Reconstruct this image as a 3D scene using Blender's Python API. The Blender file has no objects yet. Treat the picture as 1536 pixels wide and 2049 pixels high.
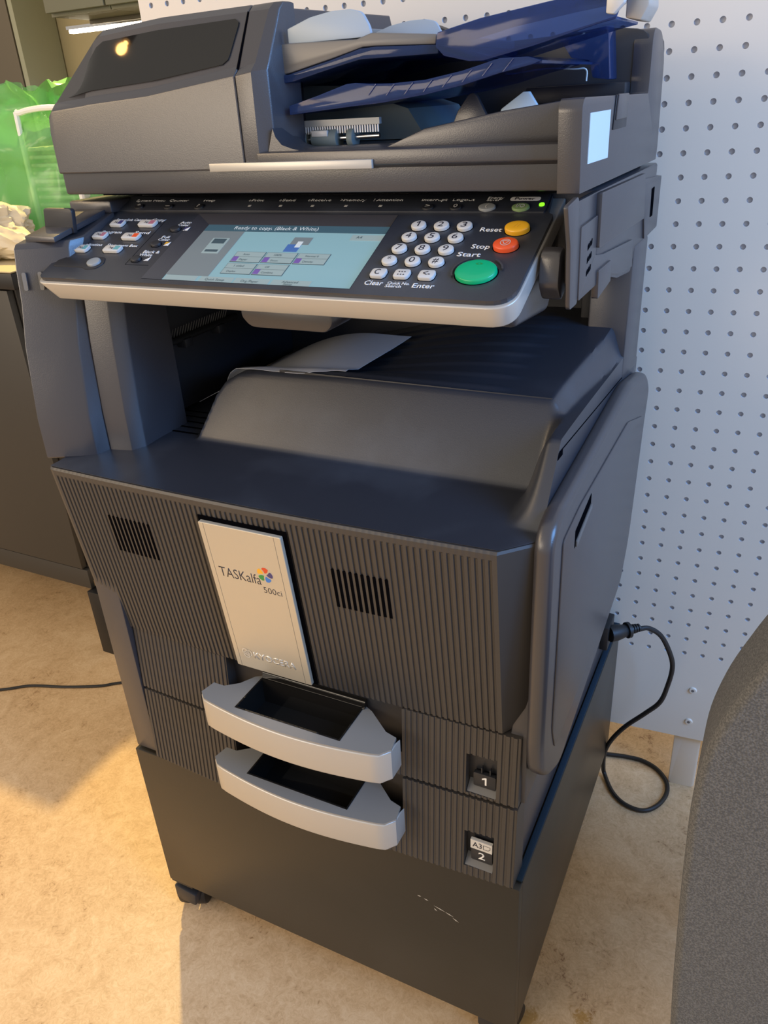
import bpy, bmesh, math, random
from mathutils import Vector, Matrix, noise
random.seed(7)
C = bpy.context.scene.collection
SC = bpy.context.scene
PI = math.pi

# ---------------------------------------------------------------- camera
CAM = Vector((0.7712831, -0.61072618, 1.21970995))
R = Matrix(((0.89584703, 0.44102273, -0.05437869),
            (0.16174317, -0.43760791, -0.88449899),
            (-0.41388071, 0.78358042, -0.46336216)))     # world -> camera (x right, y down, z forward)
cd = bpy.data.cameras.new('camera'); cam = bpy.data.objects.new('camera', cd); C.objects.link(cam)
rows = R
cm = Matrix((( rows[0][0], -rows[1][0], -rows[2][0], CAM.x),
             ( rows[0][1], -rows[1][1], -rows[2][1], CAM.y),
             ( rows[0][2], -rows[1][2], -rows[2][2], CAM.z),
             (0, 0, 0, 1)))
cam.matrix_world = cm
cd.sensor_fit = 'HORIZONTAL'; cd.sensor_width = 36.0; cd.lens = 36.0*1576.05/1536.0
cd.clip_start = 0.02
SC.camera = cam

# ---------------------------------------------------------------- colour management, world, lights
SC.view_settings.view_transform = 'Standard'
SC.view_settings.look = 'None'
SC.view_settings.gamma = 1.0
SC.view_settings.use_curve_mapping = False
SC.view_settings.exposure = 0.10
w = bpy.data.worlds.new('world'); SC.world = w; w.use_nodes = True
w.node_tree.nodes['Background'].inputs[0].default_value = (0.80, 0.74, 0.66, 1)
w.node_tree.nodes['Background'].inputs[1].default_value = 0.74

def area(name, loc, target, sx, sy, power, col, spread=PI):
    l = bpy.data.lights.new(name, 'AREA'); l.shape = 'RECTANGLE'; l.size = sx; l.size_y = sy
    l.energy = power; l.color = col; l.spread = spread
    o = bpy.data.objects.new(name, l); C.objects.link(o); o.location = loc
    o.rotation_euler = (Vector(target)-Vector(loc)).to_track_quat('-Z', 'Y').to_euler()
    return o
area('window_daylight', (2.5, -0.35, 1.95), (0.4, 0.2, 0.9), 1.4, 1.2, 64, (0.16, 0.44, 1.0))
area('ceiling_lamp_warm', (-2.3, -1.7, 2.2), (0.0, 0.1, 0.6), 1.2, 0.9, 23, (1.0, 0.72, 0.42))
area('front_fill', (-1.2, -2.6, 1.5), (0.1, 0.1, 0.9), 1.6, 1.0, 34, (1.0, 0.82, 0.62))  # added low fill that reaches the indicator strip under the feeder lip
sl = bpy.data.lights.new('ceiling_spot', 'SPOT'); sl.energy = 230; sl.color = (1.0, 0.70, 0.24)
sl.spot_size = math.radians(30); sl.spot_blend = 0.12; sl.shadow_soft_size = 0.035
so = bpy.data.objects.new('ceiling_spot', sl); C.objects.link(so); so.location = (-1.05, 1.24, 2.6)
so.rotation_euler = (Vector((0.0, -0.13, 0))-so.location).to_track_quat('-Z', 'Y').to_euler()

# ---------------------------------------------------------------- materials
def mat(name, col, rough=0.5, metal=0.0, spec=0.5, bump=None, var=None, emit=None, coat=0.0):
    m = bpy.data.materials.new(name); m.use_nodes = True
    nt = m.node_tree; b = nt.nodes['Principled BSDF']
    b.inputs['Base Color'].default_value = (*col, 1); b.inputs['Roughness'].default_value = rough
    b.inputs['Metallic'].default_value = metal; b.inputs['Specular IOR Level'].default_value = spec
    b.inputs['Coat Weight'].default_value = coat
    if emit:
        b.inputs['Emission Color'].default_value = (*emit[0], 1); b.inputs['Emission Strength'].default_value = emit[1]
    tc = nt.nodes.new('ShaderNodeTexCoord')
    if bump:
        n = nt.nodes.new('ShaderNodeTexNoise'); n.inputs['Scale'].default_value = bump[0]; n.inputs['Detail'].default_value = 3
        nt.links.new(tc.outputs['Object'], n.inputs['Vector'])
        bp = nt.nodes.new('ShaderNodeBump'); bp.inputs['Strength'].default_value = bump[1]; bp.inputs['Distance'].default_value = 0.001
        nt.links.new(n.outputs['Fac'], bp.inputs['Height']); nt.links.new(bp.outputs['Normal'], b.inputs['Normal'])
    if var:
        n = nt.nodes.new('ShaderNodeTexNoise'); n.inputs['Scale'].default_value = var[0]; n.inputs['Detail'].default_value = 6
        nt.links.new(tc.outputs['Object'], n.inputs['Vector'])
        r = nt.nodes.new('ShaderNodeValToRGB'); r.color_ramp.elements[0].position = var[2]; r.color_ramp.elements[1].position = var[3]
        r.color_ramp.elements[0].color = (*col, 1); r.color_ramp.elements[1].color = (*var[1], 1)
        nt.links.new(n.outputs['Fac'], r.inputs['Fac']); nt.links.new(r.outputs['Color'], b.inputs['Base Color'])
    return m

M = {}
M['plastic'] = mat('charcoal_plastic', (0.046, 0.044, 0.050), 0.31, spec=0.8, bump=(900, 0.10))
M['dusty'] = mat('charcoal_plastic_dusty', (0.027, 0.030, 0.040), 0.36, spec=0.75, bump=(900, 0.08), var=(7, (0.060, 0.068, 0.085), 0.50, 0.80))
M['ribbed'] = mat('charcoal_ribbed_plastic', (0.052, 0.046, 0.042), 0.42)
M['dark'] = mat('dark_plastic', (0.020, 0.021, 0.026), 0.45)
M['gloss'] = mat('gloss_black', (0.012, 0.011, 0.010), 0.03)
M['black'] = mat('black_rubber', (0.012, 0.012, 0.013), 0.5)
M['slot'] = mat('slot_shadow_black', (0.003, 0.003, 0.004), 0.9, spec=0.0)
M['silver'] = mat('silver_plastic', (0.52, 0.49, 0.44), 0.36, metal=0.35)
M['silver_grey'] = mat('grey_plastic', (0.16, 0.155, 0.15), 0.42, metal=0.2)
M['handle_grey'] = mat('pull_top_grey', (0.33, 0.325, 0.31), 0.4, metal=0.3)
M['plate'] = mat('champagne_plate', (0.60, 0.54, 0.43), 0.34, metal=0.4, bump=(1500, 0.08))
M['emboss'] = mat('polished_silver', (0.80, 0.77, 0.70), 0.35, metal=0.5)
M['keywhite'] = mat('key_white', (0.62, 0.60, 0.57), 0.35)
M['guide'] = mat('guide_pale', (0.36, 0.43, 0.50), 0.4)
M['white'] = mat('print_white', (0.88, 0.88, 0.88), 0.5)
M['ink'] = mat('ink_dark', (0.02, 0.02, 0.035), 0.5)
M['yellow'] = mat('key_yellow', (0.85, 0.42, 0.02), 0.3)
M['red'] = mat('key_red', (0.85, 0.10, 0.025), 0.3)
M['green'] = mat('key_green', (0.0, 0.42, 0.17), 0.25)
M['palegreen'] = mat('key_pale_green', (0.22, 0.33, 0.14), 0.3)
M['palegrey'] = mat('key_grey_clear', (0.30, 0.32, 0.33), 0.25)
M['led'] = mat('led_green', (0.2, 0.8, 0.02), 0.4, emit=((0.25, 1.0, 0.02), 1.2))
M['pink'] = mat('key_pink', (0.45, 0.16, 0.22), 0.4)
M['teal'] = mat('key_teal', (0.15, 0.40, 0.42), 0.4)
M['cabinet'] = mat('stand_dark_brown', (0.024, 0.020, 0.014), 0.38, bump=(350, 0.06), var=(3.2, (0.034, 0.029, 0.022), 0.55, 0.8))
M['felt_strip'] = mat('foam_strip_blue', (0.006, 0.022, 0.040), 0.9, bump=(500, 0.5))
M['paper'] = mat('paper_white', (0.62, 0.65, 0.72), 0.6, bump=(60, 0.2))
M['label'] = mat('label_white', (0.62, 0.74, 0.80), 0.5)
M['scuff'] = mat('scuff_white', (0.45, 0.42, 0.38), 0.6)
M['rubbergrey'] = mat('roller_grey', (0.16, 0.20, 0.20), 0.6)
M['steel'] = mat('steel', (0.55, 0.55, 0.55), 0.25, metal=1.0)
M['board'] = mat('pegboard_white', (0.76, 0.68, 0.57), 0.45, bump=(120, 0.03))
M['hole'] = mat('pegboard_hole_core', (0.60, 0.60, 0.62), 0.7)
M['kitchen_front'] = mat('cabinet_front_brown', (0.13, 0.105, 0.07), 0.5)
M['kitchen_side'] = mat('cabinet_side_sage', (0.37, 0.37, 0.26), 0.5)
M['kitchen_upper'] = mat('upper_cabinet_sage', (0.19, 0.18, 0.125), 0.5)
M['kitchen_wall'] = mat('kitchen_wall_paint', (0.42, 0.35, 0.20), 0.6)
M['ledstrip'] = mat('led_strip', (1, 1, 1), 0.5, emit=((1.0, 0.86, 0.62), 16.0))
M['sideboard'] = mat('sideboard_charcoal', (0.040, 0.037, 0.034), 0.45)
M['blackwood'] = mat('black_edge', (0.010, 0.010, 0.012), 0.4)
M['worktop'] = mat('worktop_beige', (0.50, 0.42, 0.27), 0.45, bump=(80, 0.1))
M['ceramic'] = mat('white_ceramic', (0.62, 0.66, 0.62), 0.35)
M['ui_grey'] = mat('screen_pane', (0.10, 0.12, 0.13), 0.25, emit=((0.20, 0.23, 0.24), 0.45))
M['ui_bg'] = mat('screen_lit', (0.10, 0.16, 0.18), 0.18, emit=((0.24, 0.42, 0.47), 0.62))
M['ui_btn'] = mat('screen_tile', (0.12, 0.16, 0.17), 0.2, emit=((0.32, 0.40, 0.40), 0.58))
M['ui_head'] = mat('screen_header', (0.03, 0.06, 0.08), 0.2, emit=((0.05, 0.10, 0.13), 0.6))
M['ui_line'] = mat('screen_line', (0.03, 0.05, 0.06), 0.3, emit=((0.06, 0.09, 0.11), 0.5))
M['ui_purple'] = mat('screen_purple', (0.08, 0.04, 0.16), 0.3, emit=((0.16, 0.10, 0.34), 0.6))
M['ui_blue'] = mat('screen_blue', (0.03, 0.07, 0.2), 0.3, emit=((0.06, 0.14, 0.36), 0.6))
M['ui_white'] = mat('screen_white', (0.3, 0.33, 0.35), 0.3, emit=((0.55, 0.60, 0.62), 0.6))
M['glassbulb'] = mat('bulb_amber', (1.0, 0.6, 0.2), 0.2, emit=((1.0, 0.50, 0.14), 45.0))
for k, c in dict(p_yellow=(0.9, 0.45, 0.03), p_red=(0.7, 0.08, 0.02), p_navy=(0.06, 0.05, 0.18), p_blue=(0.05, 0.2, 0.6), p_green=(0.03, 0.28, 0.06)).items():
    M[k] = mat('petal_'+k[2:], c, 0.4)

def film(name, col, rough, clear, tcol):
    m = bpy.data.materials.new(name); m.use_nodes = True; nt = m.node_tree
    b = nt.nodes['Principled BSDF']; b.inputs['Base Color'].default_value = (*col, 1); b.inputs['Roughness'].default_value = rough
    t = nt.nodes.new('ShaderNodeBsdfTransparent'); t.inputs[0].default_value = (*tcol, 1)
    x = nt.nodes.new('ShaderNodeMixShader'); x.inputs[0].default_value = clear
    nt.links.new(b.outputs[0], x.inputs[1]); nt.links.new(t.outputs[0], x.inputs[2])
    nt.links.new(x.outputs[0], nt.nodes['Material Output'].inputs[0])
    return m
M['blueclear'] = film('clear_blue_plastic', (0.030, 0.060, 0.17), 0.10, 0.5, (0.34, 0.48, 0.85))
M['greenfilm'] = film('green_film', (0.30, 0.72, 0.26), 0.22, 0.50, (0.74, 0.97, 0.70))
M['whitefilm'] = film('white_film', (0.75, 0.66, 0.50), 0.4, 0.15, (0.95, 0.9, 0.8))

def floor_material():
    m = bpy.data.materials.new('marbled_linoleum'); m.use_nodes = True; nt = m.node_tree; b = nt.nodes['Principled BSDF']
    b.inputs['Roughness'].default_value = 0.42
    tc = nt.nodes.new('ShaderNodeTexCoord')
    n1 = nt.nodes.new('ShaderNodeTexNoise'); n1.inputs['Scale'].default_value = 17; n1.inputs['Detail'].default_value = 9
    n1.inputs['Roughness'].default_value = 0.68; n1.inputs['Distortion'].default_value = 1.6
    n2 = nt.nodes.new('ShaderNodeTexNoise'); n2.inputs['Scale'].default_value = 75; n2.inputs['Detail'].default_value = 6
    n2.inputs['Roughness'].default_value = 0.75; n2.inputs['Distortion'].default_value = 2.2
    n3 = nt.nodes.new('ShaderNodeTexNoise'); n3.inputs['Scale'].default_value = 3.5; n3.inputs['Detail'].default_value = 3
    for n in (n1, n2, n3): nt.links.new(tc.outputs['Object'], n.inputs['Vector'])
    r = nt.nodes.new('ShaderNodeValToRGB'); e = r.color_ramp.elements
    e[0].position = 0.39; e[0].color = (0.33, 0.185, 0.085, 1); e[1].position = 0.60; e[1].color = (0.76, 0.55, 0.33, 1)
    k = r.color_ramp.elements.new(0.5); k.color = (0.66, 0.45, 0.25, 1)
    k = r.color_ramp.elements.new(0.42); k.color = (0.55, 0.36, 0.19, 1)
    mx = nt.nodes.new('ShaderNodeMix'); mx.data_type = 'FLOAT'; mx.inputs[0].default_value = 0.58
    nt.links.new(n1.outputs['Fac'], mx.inputs[2]); nt.links.new(n2.outputs['Fac'], mx.inputs[3])
    m3 = nt.nodes.new('ShaderNodeMix'); m3.data_type = 'FLOAT'; m3.inputs[0].default_value = 0.2
    nt.links.new(mx.outputs[0], m3.inputs[2]); nt.links.new(n3.outputs['Fac'], m3.inputs[3])
    nt.links.new(m3.outputs[0], r.inputs['Fac'])
    last = r.outputs['Color']
    for px_, py_, rad in ((0.600, 0.070, 0.022), (0.672, 0.105, 0.016)):      # two old ochre stains
        d = nt.nodes.new('ShaderNodeVectorMath'); d.operation = 'DISTANCE'; d.inputs[1].default_value = (px_, py_, 0)
        nt.links.new(tc.outputs['Object'], d.inputs[0])
        a_ = nt.nodes.new('ShaderNodeMath'); a_.operation = 'MULTIPLY_ADD'; a_.inputs[1].default_value = 0.06; a_.inputs[2].default_value = -0.03
        nt.links.new(n2.outputs['Fac'], a_.inputs[0])
        s_ = nt.nodes.new('ShaderNodeMath'); s_.operation = 'ADD'; nt.links.new(d.outputs['Value'], s_.inputs[0]); nt.links.new(a_.outputs[0], s_.inputs[1])
        mr = nt.nodes.new('ShaderNodeMapRange'); mr.inputs['From Min'].default_value = rad*0.4; mr.inputs['From Max'].default_value = rad
        mr.inputs['To Min'].default_value = 0.75; mr.inputs['To Max'].default_value = 0.0
        nt.links.new(s_.outputs[0], mr.inputs['Value'])
        mxx = nt.nodes.new('ShaderNodeMix'); mxx.data_type = 'RGBA'; mxx.inputs[7].default_value = (0.45, 0.24, 0.04, 1)
        nt.links.new(mr.outputs[0], mxx.inputs[0]); nt.links.new(last, mxx.inputs[6]); last = mxx.outputs[2]
    nt.links.new(last, b.inputs['Base Color'])
    bp = nt.nodes.new('ShaderNodeBump'); bp.inputs['Strength'].default_value = 0.15; bp.inputs['Distance'].default_value = 0.002
    nt.links.new(n2.outputs['Fac'], bp.inputs['Height']); nt.links.new(bp.outputs['Normal'], b.inputs['Normal'])
    return m
M['floor'] = floor_material()
M['felt'] = mat('grey_felt', (0.095, 0.097, 0.10), 0.95, bump=(900, 0.9), var=(650, (0.17, 0.17, 0.17), 0.40, 0.64), spec=0.2)

# ---------------------------------------------------------------- mesh helpers
ORG = {}
def root(name, loc, label, cat, group=None, rotz=0):
    o = bpy.data.objects.new(name, None); C.objects.link(o); o.location = loc
    o.empty_display_size = 0.05
    o['label'] = label; o['category'] = cat
    if group: o['group'] = group
    ORG[o] = Vector(loc); return o
def obj(name, bm, m, parent=None, label=None, smooth=True, cat=None, kind=None, group=None, ang=35):
    """bm in world coordinates; becomes ONE mesh object"""
    if isinstance(bm, bpy.types.Mesh): me = bm
    else:
        bmesh.ops.recalc_face_normals(bm, faces=bm.faces)
        me = bpy.data.meshes.new(name); bm.to_mesh(me); bm.free()
    o = bpy.data.objects.new(name, me); C.objects.link(o)
    if parent is not None:
        o.parent = parent; org = ORG[parent]; ORG[o] = org
        me.transform(Matrix.Translation(-org))
    elif cat or kind:
        vs = [v.co for v in me.vertices]
        c = Vector(((min(v.x for v in vs)+max(v.x for v in vs))/2, (min(v.y for v in vs)+max(v.y for v in vs))/2, min(v.z for v in vs)))
        if kind != 'structure':
            me.transform(Matrix.Translation(-c)); o.location = c; ORG[o] = c
        else: ORG[o] = Vector((0, 0, 0))
    if m is not None: me.materials.append(m)
    if smooth and len(me.polygons):
        me.polygons.foreach_set('use_smooth', [True]*len(me.polygons)); me.set_sharp_from_angle(angle=math.radians(ang))
    if label: o['label'] = label
    if cat: o['category'] = cat
    if kind: o['kind'] = kind
    if group: o['group'] = group
    return o
def rpoly(pts, r, n=4):
    """round the corners of a polygon; r one radius or a list"""
    out = []; N = len(pts)
    for i, p in enumerate(pts):
        rr = r[i] if isinstance(r, (list, tuple)) else r
        p = Vector(p); a = Vector(pts[i-1])-p; b = Vector(pts[(i+1) % N])-p
        d = min(rr, a.length*0.48, b.length*0.48)
        if d < 1e-5: out.append(tuple(p)); continue
        A = p+a.normalized()*d; B = p+b.normalized()*d
        for k in range(n+1):
            t = k/n; out.append(tuple(A*(1-t)**2+p*2*t*(1-t)+B*t*t))
    return out
def put(axis, a, q):
    return {'x': (a, q[0], q[1]), 'y': (q[0], a, q[1]), 'z': (q[0], q[1], a)}[axis]
def loft(rings, bm=None, caps=True, closed=True):
    bm = bm or bmesh.new(); vs = [[bm.verts.new(p) for p in r] for r in rings]
    n = len(rings[0])
    for a, b in zip(vs, vs[1:]):
        for i in range(n if closed else n-1):
            j = (i+1) % n
            bm.faces.new((a[i], a[j], b[j], b[i]))
    if caps and closed: bm.faces.new(vs[0][::-1]); bm.faces.new(vs[-1])
    return bm
def bev(bm, r, seg=2, ang=25):
    if r <= 0: return bm
    bmesh.ops.recalc_face_normals(bm, faces=bm.faces)
    es = [e for e in bm.edges if len(e.link_faces) == 2 and e.calc_face_angle(0) > math.radians(ang)]
    bmesh.ops.bevel(bm, geom=es, offset=r, segments=seg, affect='EDGES', clamp_overlap=True, profile=0.5)
    return bm
def prism(pts, axis, a, b, r=0.0, seg=2, bm=None):
    own = bmesh.new(); loft([[put(axis, a, p) for p in pts], [put(axis, b, p) for p in pts]], own)
    bev(own, r, seg)
    if bm is None: return own
    return merge(bm, own)
def merge(bm, other):
    me = bpy.data.meshes.new('tmp'); other.to_mesh(me); other.free(); bm.from_mesh(me); bpy.data.meshes.remove(me); return bm
def box(x0, x1, y0, y1, z0, z1, r=0.0, seg=2, bm=None):
    return prism([(x0, y0), (x1, y0), (x1, y1), (x0, y1)], 'z', z0, z1, r, seg, bm)
def cyl(p, q, r0, r1=None, n=20, bm=None, r=0):
    p = Vector(p); q = Vector(q); r1 = r0 if r1 is None else r1
    d = (q-p).normalized(); u = d.orthogonal().normalized(); v = d.cross(u)
    rg = [[tuple(c+(u*math.cos(2*PI*i/n)+v*math.sin(2*PI*i/n))*rr) for i in range(n)] for c, rr in ((p, r0), (q, r1))]
    o = loft(rg); bev(o, r, 2, 50)
    return o if bm is None else merge(bm, o)
def catmull(pts, k=6):
    P = [Vector(p) for p in pts]; P = [P[0]*2-P[1]]+P+[P[-1]*2-P[-2]]; out = []
    for i in range(1, len(P)-2):
        for j in range(k):
            t = j/k; a, b, c, d = P[i-1:i+3]
            out.append(0.5*((2*b)+(c-a)*t+(2*a-5*b+4*c-d)*t*t+(-a+3*b-3*c+d)*t**3))
    out.append(P[-2]); return out
def tube(pts, r, n=10, k=6, bm=None):
    P = catmull(pts, k) if k > 1 else [Vector(p) for p in pts]
    rings = []; up = None
    for i, p in enumerate(P):
        t = (P[min(i+1, len(P)-1)]-P[max(i-1, 0)]).normalized()
        if up is None: up = t.orthogonal().normalized()
        up = (up-t*up.dot(t)).normalized(); s = t.cross(up)
        rr = r[min(i, len(r)-1)] if isinstance(r, (list, tuple)) else r
        rings.append([tuple(p+(up*math.cos(2*PI*j/n)+s*math.sin(2*PI*j/n))*rr) for j in range(n)])
    o = loft(rings)
    return o if bm is None else merge(bm, o)
def xf(bm, mtx):
    bmesh.ops.transform(bm, matrix=mtx, verts=bm.verts); return bm
def text_mesh(s, width, height=None, extrude=0.00012, align='LEFT', bold=0.0):
    """mesh of flat text in the XY plane, starting at origin; total width set"""
    if s == '1':                                # a numeral one with a clear flag
        h = height or 0.008; wd = min(width, h*0.55); bm = bmesh.new()
        P_ = [(wd*0.55, 0), (wd*0.88, 0), (wd*0.88, h), (wd*0.60, h), (0, h*0.80), (0, h*0.62), (wd*0.55, h*0.76)]
        g = bmesh.ops.extrude_face_region(bm, geom=[bm.faces.new([bm.verts.new((*p, 0)) for p in P_])])
        bmesh.ops.translate(bm, vec=(0, 0, extrude), verts=[e for e in g['geom'] if isinstance(e, bmesh.types.BMVert)])
        return bm
    cu = bpy.data.curves.new('t', 'FONT'); cu.body = s; cu.size = 1; cu.extrude = 0; cu.resolution_u = 3; cu.offset = bold
    o = bpy.data.objects.new('t', cu); C.objects.link(o)
    dg = bpy.context.evaluated_depsgraph_get(); dg.update()
    me = bpy.data.meshes.new_from_object(o.evaluated_get(dg)); bpy.data.objects.remove(o); bpy.data.curves.remove(cu)
    xs = [v.co.x for v in me.vertices]; x0, x1 = min(xs), max(xs); sc = width/(x1-x0)
    sy = sc if height is None else height/0.729
    me.transform(Matrix.Diagonal((sc, sy, 1, 1)) @ Matrix.Translation((-x0, 0, 0)))
    bm = bmesh.new(); bm.from_mesh(me); bpy.data.meshes.remove(me)
    g = bmesh.ops.extrude_face_region(bm, geom=bm.faces[:])
    bmesh.ops.translate(bm, vec=(0, 0, extrude), verts=[e for e in g['geom'] if isinstance(e, bmesh.types.BMVert)])
    return bm
def frame(o, u, v):
    u = Vector(u).normalized(); v = Vector(v).normalized(); n = u.cross(v)
    return Matrix(((u.x, v.x, n.x, o[0]), (u.y, v.y, n.y, o[1]), (u.z, v.z, n.z, o[2]), (0, 0, 0, 1)))
def smooth(t):
    t = max(0.0, min(1.0, t)); return t*t*(3-2*t)

# ---------------------------------------------------------------- setting: floor, kitchen wall
bm = bmesh.new()
bmesh.ops.create_grid(bm, x_segments=4, y_segments=4, size=3.6); xf(bm, Matrix.Translation((-0.6, 0.2, 0)))
obj('floor', bm, M['floor'], kind='structure', label='beige marbled linoleum floor', smooth=False)
WP = -0.0747  # the pegboard is turned a few degrees against the copier
obj('wall_back', box(-4.2, 0.4, 1.725, 1.80, 0, 2.8), M['kitchen_wall'], kind='structure', label='warm beige wall under the kitchen cabinets', smooth=False)

# tall kitchen unit and wall cabinets
tc = root('tall_cabinet', (-2.0, 1.63, 0), 'tall brown kitchen cabinet with a sage green side panel, at the upper left edge', 'cabinet')
obj('side_panel', box(-1.62, -1.60, 1.548, 1.72, 0, 2.6, 0.001), M['kitchen_side'], tc, label='pale sage side panel')
obj('door', box(-2.3, -1.624, 1.545, 1.565, 0.1, 2.6, 0.002), M['kitchen_front'], tc, label='brown door')
obj('body', box(-2.3, -1.622, 1.566, 1.719, 0, 2.6), M['kitchen_side'], tc)
obj('screw_cap', cyl((-1.665, 1.545, 1.315), (-1.665, 1.5435, 1.315), 0.004), M['white'], tc, label='small white cap')
zc = 1.462
def upper(x0, x1, label):
    t = root('wall_cabinet', ((x0+x1)/2, 1.48, zc), label, 'cabinet', 'sage wall cabinets')
    obj('body', box(x0, x1, 1.262, 1.719, zc+0.004, 2.3), M['kitchen_upper'], t)
    obj('door', box(x0+0.002, x1-0.002, 1.24, 1.26, zc+0.012, 2.3, 0.0015), M['kitchen_upper'], t)
    obj('light_rail', box(x0, x1, 1.40, 1.418, zc-0.006, zc+0.004, 0.001), M['kitchen_front'], t, label='dark rail')
    return t
upper(-1.145, -0.932, 'sage green wall cabinet at the top left, left of the door gap')
upper(-0.929, 0.0, 'sage green wall cabinet running behind the pegboard edge, right of the door gap')
ls = root('led_light_bar', (-0.8, 1.476, 1.45), 'glowing white light bar under the sage wall cabinets', 'lamp')
obj('diffuser', box(-1.30, -0.2, 1.468, 1.488, 1.447, 1.456, 0.002), M['ledstrip'], ls, label='glowing diffuser')
obj('housing', box(-1.305, -0.195, 1.464, 1.492, 1.4565, 1.4655), M['steel'], ls)

# ---------------------------------------------------------------- sideboard at left
sb = root('sideboard', (-1.3, 0.8, 0), 'dark charcoal sideboard with a beige top, behind the copier at left', 'sideboard')
obj('worktop', box(-1.9, -0.622, 0.50, 1.15, 0.953, 0.956, 0.001), M['worktop'], sb, label='beige top surface')
obj('top_edge', box(-1.9, -0.622, 0.499, 1.15, 0.920, 0.9525, 0.002), M['blackwood'], sb, label='black edge')
obj('body', box(-1.88, -0.66, 0.53, 1.13, 0.20, 0.919, 0.002), M['sideboard'], sb)
obj('plinth_rail', box(-1.88, -0.655, 0.517, 0.529, 0.185, 0.238, 0.001), M['sideboard'], sb)
for dx in (-1.28, -0.664):
    obj('door', box(dx-0.585, dx, 0.512, 0.528, 0.243, 0.914, 0.0015), M['sideboard'], sb)
for lx, ly in ((-0.66, 0.505), (-0.66, 1.08), (-1.86, 0.505), (-1.86, 1.08)):
    obj('leg', box(lx, lx+0.038, ly, ly+0.038, 0.0, 0.184 if ly > 1 or lx < -1 else 0.184, 0.001), M['blackwood'], sb, label='black square leg')

# rack with plates and the green bags on it
rk = root('dish_rack', (-0.80, 0.86, 0.957), 'white wire rack of stacked white trays inside the green plastic', 'rack')
for i in range(13):
    z = 0.962+i*0.0165
    obj('tray', box(-0.79, -0.655, 0.76, 0.98, z, z+0.008, 0.003), M['ceramic'], rk)
t_ = []
for y in (0.745, 0.99):
    b_ = tube([(-0.785, y, 0.962), (-0.780, y, 1.21), (-0.765, y, 1.237), (-0.66, y, 1.242), (-0.64, y, 1.22), (-0.64, y, 0.962)], 0.006, 8, 5)
    obj('wire_frame', b_, M['white'], rk, label='bent white tube')

def bag(name, cx, cy, z0, rx, ry, h, m, label, seed, knot=0.5, neck=0.28, flop=0.05):
    rings = []; n = 72; L = 34
    for i in range(L+1):
        t = i/L; z = z0+h*t
        if t < knot: s = 1.0-0.10*smooth(t/knot)+0.05*math.sin(t*9+seed)
        s0 = 0.90
        if t >= knot: s = s0
        k = smooth((t-knot)/(0.90-knot)*1.0) if t > knot else 0
        s = s*(1-k)+neck*k if t > knot else s
        if t > 0.90: s = neck+(t-0.90)/0.10*0.30
        if t < 0.04: s *= 0.93
        ring = []
        for j in range(n):
            a = 2*PI*j/n
            pl = 0.05*math.sin(a*9+seed+t*3)+0.035*math.sin(a*17-t*5+seed*2)+0.02*math.sin(a*29+t*11)
            f = s*(1+pl*(0.35+1.4*k+0.2*t))
            p = Vector((math.copysign(abs(math.cos(a))**0.7, math.cos(a))*rx*f, math.copysign(abs(math.sin(a))**0.7, math.sin(a))*ry*f, 0))
            nz = noise.noise_vector(Vector((p.x*16+seed, p.y*16, t*5)))*0.022*(0.4+t)
            q = Vector((cx+p.x+flop*k, cy+p.y, z))+nz
            ring.append((q.x, q.y, max(z0+0.0005 if i else z0, q.z)))
        rings.append(ring)
    b_ = loft(rings, caps=False)
    return obj(name, b_, m, label=label, cat='bag', ang=70)
bag('plastic_bag', -0.805, 0.868, 0.957, 0.19, 0.165, 0.335, M['greenfilm'], 'green translucent plastic bag pulled over the rack of trays, nearest the copier', 1.0, knot=0.66, neck=0.55, flop=-0.03)
bag('plastic_bag', -1.17, 0.92, 0.957, 0.16, 0.15, 0.31, M['greenfilm'], 'green plastic bag at the left photo edge, left of the rack', 4.0, knot=0.45, neck=0.30)
def crumple(name, cx, cy, z0, rx, ry, h, m, label, cat, seed):
    bm = bmesh.new(); bmesh.ops.create_icosphere(bm, subdivisions=5, radius=1)
    for v in bm.verts:
        p = v.co.copy(); d = noise.noise(p*1.7+Vector((seed, 0, 0)))*0.35+abs(noise.noise(p*3.1+Vector((0, seed, 0))))*0.22+abs(noise.noise(p*7+Vector((0, 0, seed))))*0.07
        q = p*(0.80+d); v.co = Vector((cx+q.x*rx, cy+q.y*ry, z0+max(0, (q.z+0.55))*h/1.5))
    return obj(name, bm, m, label=label, cat=cat, ang=25)
crumple('paper_bag', -0.86, 0.625, 0.957, 0.20, 0.09, 0.125, M['whitefilm'], 'crumpled off-white bag on the sideboard in front of the green plastic', 'bag', 2.2)
crumple('paper_bag', -1.04, 0.66, 1.045, 0.10, 0.06, 0.085, M['whitefilm'], 'smaller crumpled off-white bag at the left photo edge, higher than the one by the copier', 'bag', 8.2)

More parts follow.
